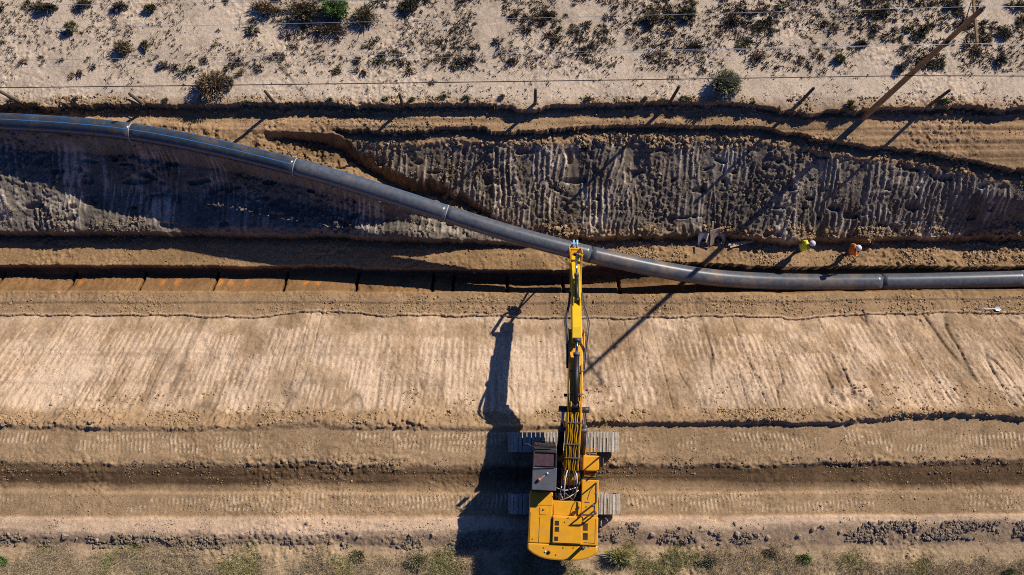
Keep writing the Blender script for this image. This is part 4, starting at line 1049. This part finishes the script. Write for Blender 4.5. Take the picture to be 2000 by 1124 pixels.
# arm cylinder on top of boom
a0 = (bcx, V_(792, 3.65), 3.63); b0 = (bcx, AP(-.68, .52)[0], AP(-.68, .52)[1] + .1)
cyl('arm_cylinder', a0, b0, .13, .80, ex)
for s in (-.19, .19):
    G(xf).prism([(a0[1] - .3, 3.38), (a0[1] - .05, 3.80), (a0[1] + .12, 3.78), (a0[1] + .25, 3.35)], bcx + s - .02, bcx + s + .02).build('cylinder_bracket', M['yellow'], boom)
# bucket cylinder on top of arm
a1 = (bcx, *AP(1.55, .72)); b1 = (bcx, *AP(al - .45, .62))
cyl('bucket_cylinder', a1, b1, .10, .55, ex)
for s in (-.15, .15):
    G(xf).prism([AP(1.2, .6), AP(1.5, .85), AP(1.65, .8), AP(1.9, .5)], bcx + s - .02, bcx + s + .02).build('cylinder_bracket', M['lemon'], arm)
# boom lift cylinders
for s in (-1, 1):
    cyl('boom_cylinder', (bcx + s * .52, V_(895, 1.6), 1.65), (bcx + s * .50, V_(800, 2.9), 2.95), .15, .62, ex)
G(xf).tube([(bcx - .66, V_(800, 2.9), 2.95), (bcx + .66, V_(800, 2.9), 2.95)], .07, 12).build('cylinder_pin', M['dsteel'], ex)
for s in (-1, 1):
    G(xf).prism([(V_(905, 1.5), 1.4), (V_(880, 1.8), 1.4), (V_(888, 1.8), 1.85), (V_(900, 1.8), 1.85)], bcx + s * .52 - .2, bcx + s * .52 + .2).build('cylinder_foot', M['yellow'], ex, .02)
# foot bracket
for s in (-1, 1):
    G(xf).prism([(foot[0] - .55, 1.45), (foot[0] + .5, 1.45), (foot[0] + .15, 2.4), (foot[0] - .15, 2.4)], bcx + s * (BW + .06) - .03, bcx + s * (BW + .06) + .03).build('boom_bracket', M['amber'], ex, .01)
# tip linkage
g_ = G(xf)
q0 = AP(al - .9, .05); q1 = b1[1:]; q2 = AP(al + .05, .0); q3 = (V_(487, -.3), -.3)
for s in (-1, 1):
    x_ = bcx + s * (aw + .06)
    g_.prism([(q0[0], q0[1] - .07), (q0[0] - .05, q0[1] + .1), (q1[0] - .08, q1[1] + .09), (q1[0] + .1, q1[1] - .02)], x_ - .03, x_ + .03)
    x_ = bcx + s * (aw - .02)
    g_.prism([(q1[0] - .1, q1[1]), (q1[0] + .08, q1[1] + .1), (q3[0] + .1, q3[1] + .1), (q3[0] - .02, q3[1] - .08)], x_ + s * .1 - .03, x_ + s * .1 + .03)
g_.tube([(bcx - .34, *q1), (bcx + .34, *q1)], .06, 12); g_.tube([(bcx - .34, *q3), (bcx + .34, *q3)], .06, 12)
g_.build('linkage', M['yellow'], ex, .01)
g_ = G(xf); g_.box((bcx - .2, q3[0] - .25, q3[1] - .35), (bcx + .2, q3[0] + .12, q3[1] + .02)); g_.build('quick_coupler', M['yellow'], ex, .03)
g_ = G(xf)
for s in (-.09, .09): g_.tube([(bcx + s, q3[0] + .08, q3[1] + .0), (bcx + s, q3[0] + .48, q3[1] - .02)], .055, 8)
g_.bar((bcx - .2, q3[0] + .3, q3[1]), (bcx + .2, q3[0] + .3, q3[1]), .06, .06)
g_.build('coupler_hose', M['blue'], ex)
# steel lines and hoses on the boom
top = bprof[10:]
def topz(y): 
    pts = sorted(bprof[9:]); return float(np.interp(y, [p[0] for p in pts], [p[1] for p in pts]))
g_ = G(xf); ty = np.linspace(foot[0] + .3, V_(790, 3.8), 14)
for y_a, y_b in zip(ty[:-1], ty[1:]): g_.bar((bcx, y_a, topz(y_a) + .025), (bcx, y_b, topz(y_b) + .025), .56, .03)
g_.build('boom_shade_strip', M['brown'], boom)  # added dark strip, paints shade onto the rear half of the boom top
k = 0
for x_ in (-.27, -.16, -.08, .05, .14, .26):
    ys_ = np.linspace(foot[0] + .45, kn[0] - 1.4 if abs(x_) > .2 else V_(805, 3.8), 26)
    g_ = G(xf)
    sw = .16 * (1 if x_ > 0 else -1)
    g_.tube([(bcx + x_ + (.02 * math.sin(i * .9 + k)), y, topz(y) + .07 + .02 * (k % 2)) for i, y in enumerate(ys_)], .026, 6)
    g_.build('hydraulic_line', M['amber' if k % 2 else 'lemon'], boom); k += 1
g_ = G(xf)
for py in (895, 868, 826, 770, 725):
    y = V_(py, 3.3); g_.bar((bcx - .34, y, topz(y) + .1), (bcx + .34, y, topz(y) + .1), .05, .035)
g_.build('line_clamp', M['grey'], boom)
# hoses from engine bay onto boom foot
def hose(pts, r, mat, parent=ex):
    P_ = catmull([Vector(p) for p in pts], .08); g_ = G(xf); g_.tube(P_, r, 7); return g_.build('hose', M[mat], parent)
for i, x_ in enumerate((-.3, -.2, -.1, .1, .2, .3)):
    y = foot[0] + .45
    hose([(bcx + x_ * .9, y, topz(y) + .08), (bcx + x_ * 1.3, foot[0] + .1, 2.6), (bcx + x_ * (1.1 + .4 * math.sin(i * 2.2)), foot[0] - .45, 2.35 + .1 * (i % 2)), (bcx + x_ * .6 + .1 * math.cos(i * 3), foot[0] - .85, 1.75)], .028, ('black', 'white', 'black', 'charcoal', 'white', 'black')[i])
for i, pts in enumerate([[(1086, 953, 2.2), (1104, 958, 2.4), (1128, 952, 2.2)], [(1090, 978, 2.0), (1110, 972, 2.3), (1130, 958, 2.2)], [(1092, 955, 2.1), (1106, 965, 2.4), (1122, 980, 2.0)], [(1097, 950, 2.2), (1095, 965, 2.3), (1103, 980, 1.9)], [(1088, 962, 2.1), (1090, 972, 2.2), (1096, 982, 1.9)]]):
    hose([UL(*p) for p in pts], .022, ('white', 'white', 'grey', 'white', 'black')[i])
G(xf).box((-.45, foot[0] - 1.0, 1.452), (.42, foot[0] - .62, 1.75)).build('control_valve', M['black'], ex, .02)
g_ = G(xf)
for i in range(6): a = UL(1091 + i * 6.5, 941 + (i % 2) * 5, 2.1); g_.tube([(a.x, a.y, 1.46), (a.x, a.y, 2.05)], .04, 8)
g_.build('hose_fittings', M['grey'], ex)
# hose loops at the knuckle, both sides
for s, mt in ((-1, 'black'), (1, 'grey'), (-1.12, 'charcoal'), (1.15, 'charcoal'), (-.92, 'grey')):
    y0_ = kn[0]
    hose([(bcx + s * .36, y0_ - 1.6, 2.95), (bcx + s * .40, y0_ - .6, 3.05), (bcx + s * .46, y0_ + .1, 3.1), (bcx + s * .50, y0_ + .7, 2.6), (bcx + s * .34, y0_ + 1.5, 1.9), (bcx + s * .28, y0_ + 2.2, 1.45)], .026, mt)
for s in (-1, 1):
    g_ = G(xf); g_.tube([(bcx + s * (aw + .05), *AP(t_ * al, .15)) for t_ in (.35, .5, .65, .8)], .025, 6); g_.build('hydraulic_line', M['amber'], arm)
a = UL(1103, 775, 3.2); G(xf).box((bcx - BW - .16, V_(776, 3), 3.0), (bcx - BW - .02, V_(770, 3), 3.15)).build('boom_lamp', M['black'], boom)
# lifting sling around the pipe
k = idx_at(1118); pc = path[k]; dirp = (path[k + 1] - path[k - 1]).normalized(); sde = Vector((0, 0, 1)).cross(dirp).normalized(); upv = dirp.cross(sde)
hook_w = EX + xf(Vector((bcx, q3[0] - .1, q3[1] - .35)))
sl = thing('lifting_sling', 'dark webbing sling looped under the pipe and hung from the excavator arm', 'sling', hook_w)
g_ = G(); rr = PR_ + .02
pts = [hook_w + Vector((0, 0, .02))] + [pc + (sde * math.cos(t) + upv * math.sin(t)) * rr for t in [math.radians(a_) for a_ in range(30, -211, -20)]] + [hook_w + Vector((0, 0, .0))]
for i in range(len(pts) - 1): g_.bar(pts[i] - hook_w, pts[i + 1] - hook_w, .1, .012, up=(pts[i] - pc) if 0 < i < len(pts) - 2 else sde)
g_.build('strap', M['black'], sl)
G().tube([(0, 0, .12), (.07, 0, .0), (0, 0, -.12), (-.07, 0, 0)], .025, 8, closed=True).build('shackle', M['blue'], sl)

# ------------------------------------------------------------------ people
def skin_obj(name, verts, edges, radii, mat, parent, root=0, sub=2):
    me = bpy.data.meshes.new(name); me.from_pydata([tuple(v) for v in verts], edges, [])
    o = mobj(name, me, mat, parent)
    sk = o.modifiers.new('skin', 'SKIN'); sk.use_smooth_shade = True
    for i, r in enumerate(radii):
        me.skin_vertices[0].data[i].radius = (r, r) if not isinstance(r, tuple) else r
    me.skin_vertices[0].data[root].use_root = True
    sb = o.modifiers.new('sub', 'SUBSURF'); sb.levels = sub; sb.render_levels = sub
    return o
def ensure_skin(me): pass
def person(label, loc, yaw, shirt, trousers, helmet, pose, sleeve_skin=True):
    t = thing('person', label, 'person', loc); t.rotation_euler = (0, 0, yaw)
    J = pose; V3 = []; E = []; Rr = []
    def chain(names, rs, start=None):
        prev = start
        for nme, r in zip(names, rs):
            V3.append(J[nme] if isinstance(nme, str) else nme); Rr.append(r)
            if prev is not None: E.append((prev, len(V3) - 1))
            prev = len(V3) - 1
        return prev
    i_p = chain(['pelvis'], [(.15, .11)])
    i_w = chain(['waist'], [(.135, .10)], i_p); i_c = chain(['chest'], [(.165, .115)], i_w); i_n = chain(['neck', 'head0', 'head1'], [.06, .085, .09], i_c)
    for s in ('L', 'R'):
        e = chain(['hip' + s, 'knee' + s, 'ankle' + s, 'toe' + s], [.095, .065, .045, .04], i_p)
        h = chain(['sho' + s, 'elb' + s, 'wri' + s, 'palm' + s], [.062, .045, .03, (.04, .02)], i_c)
        wr = Vector(J['wri' + s]); pm = Vector(J['palm' + s]); dd = (pm - wr).normalized(); sd_ = dd.cross(Vector((0, 0, 1)))
        if sd_.length < .1: sd_ = Vector((0, 1, 0))
        sd_.normalize(); dn = dd.cross(sd_)
        for kf, ln in zip((-1.5, -.5, .5, 1.5), (.07, .085, .08, .06)):
            b0_ = pm + sd_ * kf * .02
            chain([b0_ + dd * ln * .5, b0_ + dd * ln * .85 + dn * .02], [.009, .008], h)
        chain([wr.lerp(pm, .5) + sd_ * .045, wr.lerp(pm, .9) + sd_ * .06 + dn * .02], [.011, .009], h)
    body = skin_obj('body', V3, E, Rr, M['skin'], t)
    # shirt
    v = [J['waist'], J['chest'], J['belt']]; e = [(0, 1), (0, 2)]; r = [(.195, .155), (.225, .17), (.20, .16)]
    for s in ('L', 'R'):
        v += [J['sho' + s], J['elb' + s]]; n = len(v); e += [(1, n - 2), (n - 2, n - 1)]; r += [.10, .078]
        if not sleeve_skin: v.append(J['wri' + s]); e.append((n - 1, n)); r.append(.045)
    skin_obj('shirt', v, e, r, M[shirt], t)
    v = [J['pelvis']]; e = []; r = [(.165, .13)]
    for s in ('L', 'R'):
        v += [J['hip' + s], J['knee' + s], Vector(J['ankle' + s]) + Vector((0, 0, .05))]; n = len(v); e += [(0, n - 3), (n - 3, n - 2), (n - 2, n - 1)]; r += [.108, .082, .068]
    skin_obj('trousers', v, e, r, M[trousers], t)
    for s in ('L', 'R'):
        a_, b_2 = Vector(J['ankle' + s]), Vector(J['toe' + s])
        skin_obj('boot', [a_ + Vector((0, 0, .04)), a_ - Vector((.02, 0, .03)), b_2], [(0, 1), (1, 2)], [.06, .058, .048], M['dark'], t, 1)
    hd = Vector(J['head1'])
    g_ = G(); g_.ball(hd + Vector((0, 0, .03)), .155, 20, 12, .95, cut=-.05)
    g_.tube([hd + Vector((.0, 0, .02)), hd + Vector((0, 0, .035))], .165, 20)
    hh = g_.build('hard_hat', M[helmet], t)
    # face: nose and eyes facing +x
    g_ = G(); g_.ball(hd + Vector((.1, 0, -.05)), .02); g_.build('nose', M['skin'], body)
    g_ = G(); g_.ball(hd + Vector((.085, .032, -.02)), .012); g_.ball(hd + Vector((.085, -.032, -.02)), .012); g_.build('eyes', M['black'], body)
    return t
base = dict(pelvis=(0, 0, .93), belt=(0, 0, .98), waist=(.02, 0, 1.12), chest=(.05, 0, 1.36), neck=(.08, 0, 1.5), head0=(.1, 0, 1.58), head1=(.11, 0, 1.67))
walk = dict(base, hipL=(0, .1, .88), kneeL=(.18, .11, .48), ankleL=(.1, .11, .08), toeL=(.27, .12, .05), hipR=(0, -.1, .88), kneeR=(0, -.11, .48), ankleR=(-.25, -.11, .12), toeR=(-.1, -.12, .04),
            shoL=(.04, .2, 1.42), elbL=(-.08, .28, 1.15), wriL=(.08, .3, .95), palmL=(.13, .29, .9), shoR=(.04, -.2, 1.42), elbR=(.1, -.3, 1.15), wriR=(.3, -.26, 1.05), palmR=(.37, -.24, 1.03))
bend = dict(walk); 
for kx, sh in (('chest', .09), ('neck', .15), ('head0', .2), ('head1', .23), ('shoL', .1), ('shoR', .1), ('elbL', .12), ('elbR', .12), ('wriL', .15), ('wriR', .12), ('palmL', .15), ('palmR', .12)):
    a_ = walk[kx]; bend[kx] = (a_[0] + sh, a_[1], a_[2] - (.06 if kx in ('neck', 'head0', 'head1') else .02))
f1 = hz(1556, 491, -3.8); person('worker in bright yellow shirt, dark trousers and pale hard hat walking on the ledge', f1, math.radians(12), 'lime', 'jeans', 'lilac', bend)
f2 = hz(1650, 497, -3.8); person('worker in orange shirt and white hard hat carrying a shovel beside the pipe', f2, math.radians(-6), 'orange', 'dark', 'helmet', walk, False)
# shovel in the second worker's hand
def shovel(p0, p1, label, name='shovel', face_up=False):
    """p0 grip end, p1 blade end"""
    t = thing(name, label, 'shovel', p1)
    p0, p1 = Vector(p0) - Vector(p1), Vector((0, 0, 0)); dd = (p1 - p0).normalized()
    G().tube([p0, p1 - dd * .3], .019, 8).build('handle', M['pine'] if not face_up else M['white'], t)
    r = dd.cross(Vector((0, 0, 1))).normalized(); n = r.cross(dd); g_ = G(); vs = []; rows = [(-.32, .05), (-.28, .12), (-.1, .125), (-.02, .07), (.03, .0)]
    for a_, b_3 in rows:
        for kk in (-1, -.5, 0, .5, 1): vs.append(p1 + dd * a_ + r * (b_3 * kk) + n * (.03 * kk * kk))
    g_.poly(vs, [(i * 5 + j, i * 5 + j + 1, (i + 1) * 5 + j + 1, (i + 1) * 5 + j) for i in range(4) for j in range(4)])
    o = g_.build('blade', M['grey'] if not face_up else M['white'], t)
    sm = o.modifiers.new('thick', 'SOLIDIFY'); sm.thickness = .008
    return t
hand = f2 + Vector((.37, -.28, 1.03)); bl_ = hz(1664, 513, -3.8) + Vector((0, 0, .05))
shovel(hand + (hand - bl_).normalized() * .28, bl_, 'shovel held by the orange shirted worker, blade towards the ground')
a_ = hz(1906, 603, -3.2) + Vector((0, 0, .06)); b_4 = hz(1954, 604, -3.2) + Vector((0, 0, .07))
shovel(a_, b_4, 'pale shovel lying flat on the ledge at the right edge of the picture', face_up=True)

# ------------------------------------------------------------------ timber bits on the ledge
c0 = hz(1390, 470, -3.7)
def tl(px, py, z=0): p = at(px, py, c0.z + z) - c0; return p
def notched(name, mat, a, b, h, label, flip=False, lean=.2):
    """upright board from a to b with a round notch in its lower edge"""
    a, b = Vector(a), Vector(b); base_ = a.copy(); t = b - a; Ln = Vector((t.x, t.y, 0)).length; dd = Vector((t.x, t.y, 0)).normalized(); back = Vector((-dd.y, dd.x, 0))
    prof = [(0, 0), (0, h), (Ln, h), (Ln, 0)]
    arch = [(Ln * .5 + Ln * .3 * math.cos(x), h * .55 * math.sin(x)) for x in [math.radians(v) for v in range(0, 181, 18)]]
    prof = prof + arch
    pts = [dd * u_ + (Vector((0, 0, 1)) * math.cos(lean) + back * math.sin(lean)) * v_ for u_, v_ in prof]
    off_ = back * .02; n = len(pts); g_ = G()
    g_.poly([p for p in pts] + [p + off_ for p in pts], [tuple(range(n)), tuple(range(2 * n - 1, n - 1, -1))] + [(i, i + n, (i + 1) % n + n, (i + 1) % n) for i in range(n)])
    o = g_.build(name, M[mat], loc=c0 + base_); setp(o, label, 'board'); return o
notched('notched_board', 'plygrey', tl(1363, 480, .0), tl(1384, 478, .0), .75, 'grey plywood board with a notch, leaning left of the upright timber', lean=.85)
notched('notched_board', 'ply', tl(1389, 480, .05), tl(1417, 472, .05), .95, 'brown weathered board with a round notch, leaning right of the upright timber', lean=.8)
o = G().bar(tl(1388, 480, .15), tl(1393, 433, .9), .1, .05).build('timber', M['pine'], loc=c0); setp(o, 'long pale timber propped upright between two notched boards', 'timber')
o = G().bar(tl(1379, 474, .5), tl(1384, 456, .6), .06, .04).build('timber', M['pine'], loc=c0); setp(o, 'short pale stake lying over the grey notched board', 'timber')
c1 = hz(1445, 477, -3.7)
for (xa, ya, xb, yb_, wd, lb) in [(1421, 479, 1460, 474, .12, 'wide pale plank on the ledge, back one of the pair'), (1425, 484, 1470, 472, .09, 'narrow white plank on the ledge, front one of the pair')]:
    A = hz(xa, ya, -3.7); B = hz(xb, yb_, -3.7); zt = max(A.z, B.z) + .1; A.z = B.z = zt
    o = G().bar(Vector((0, 0, 0)), B - A, wd, .05).build('plank', M['pine'], loc=A, bevel=.004); setp(o, lb, 'plank')
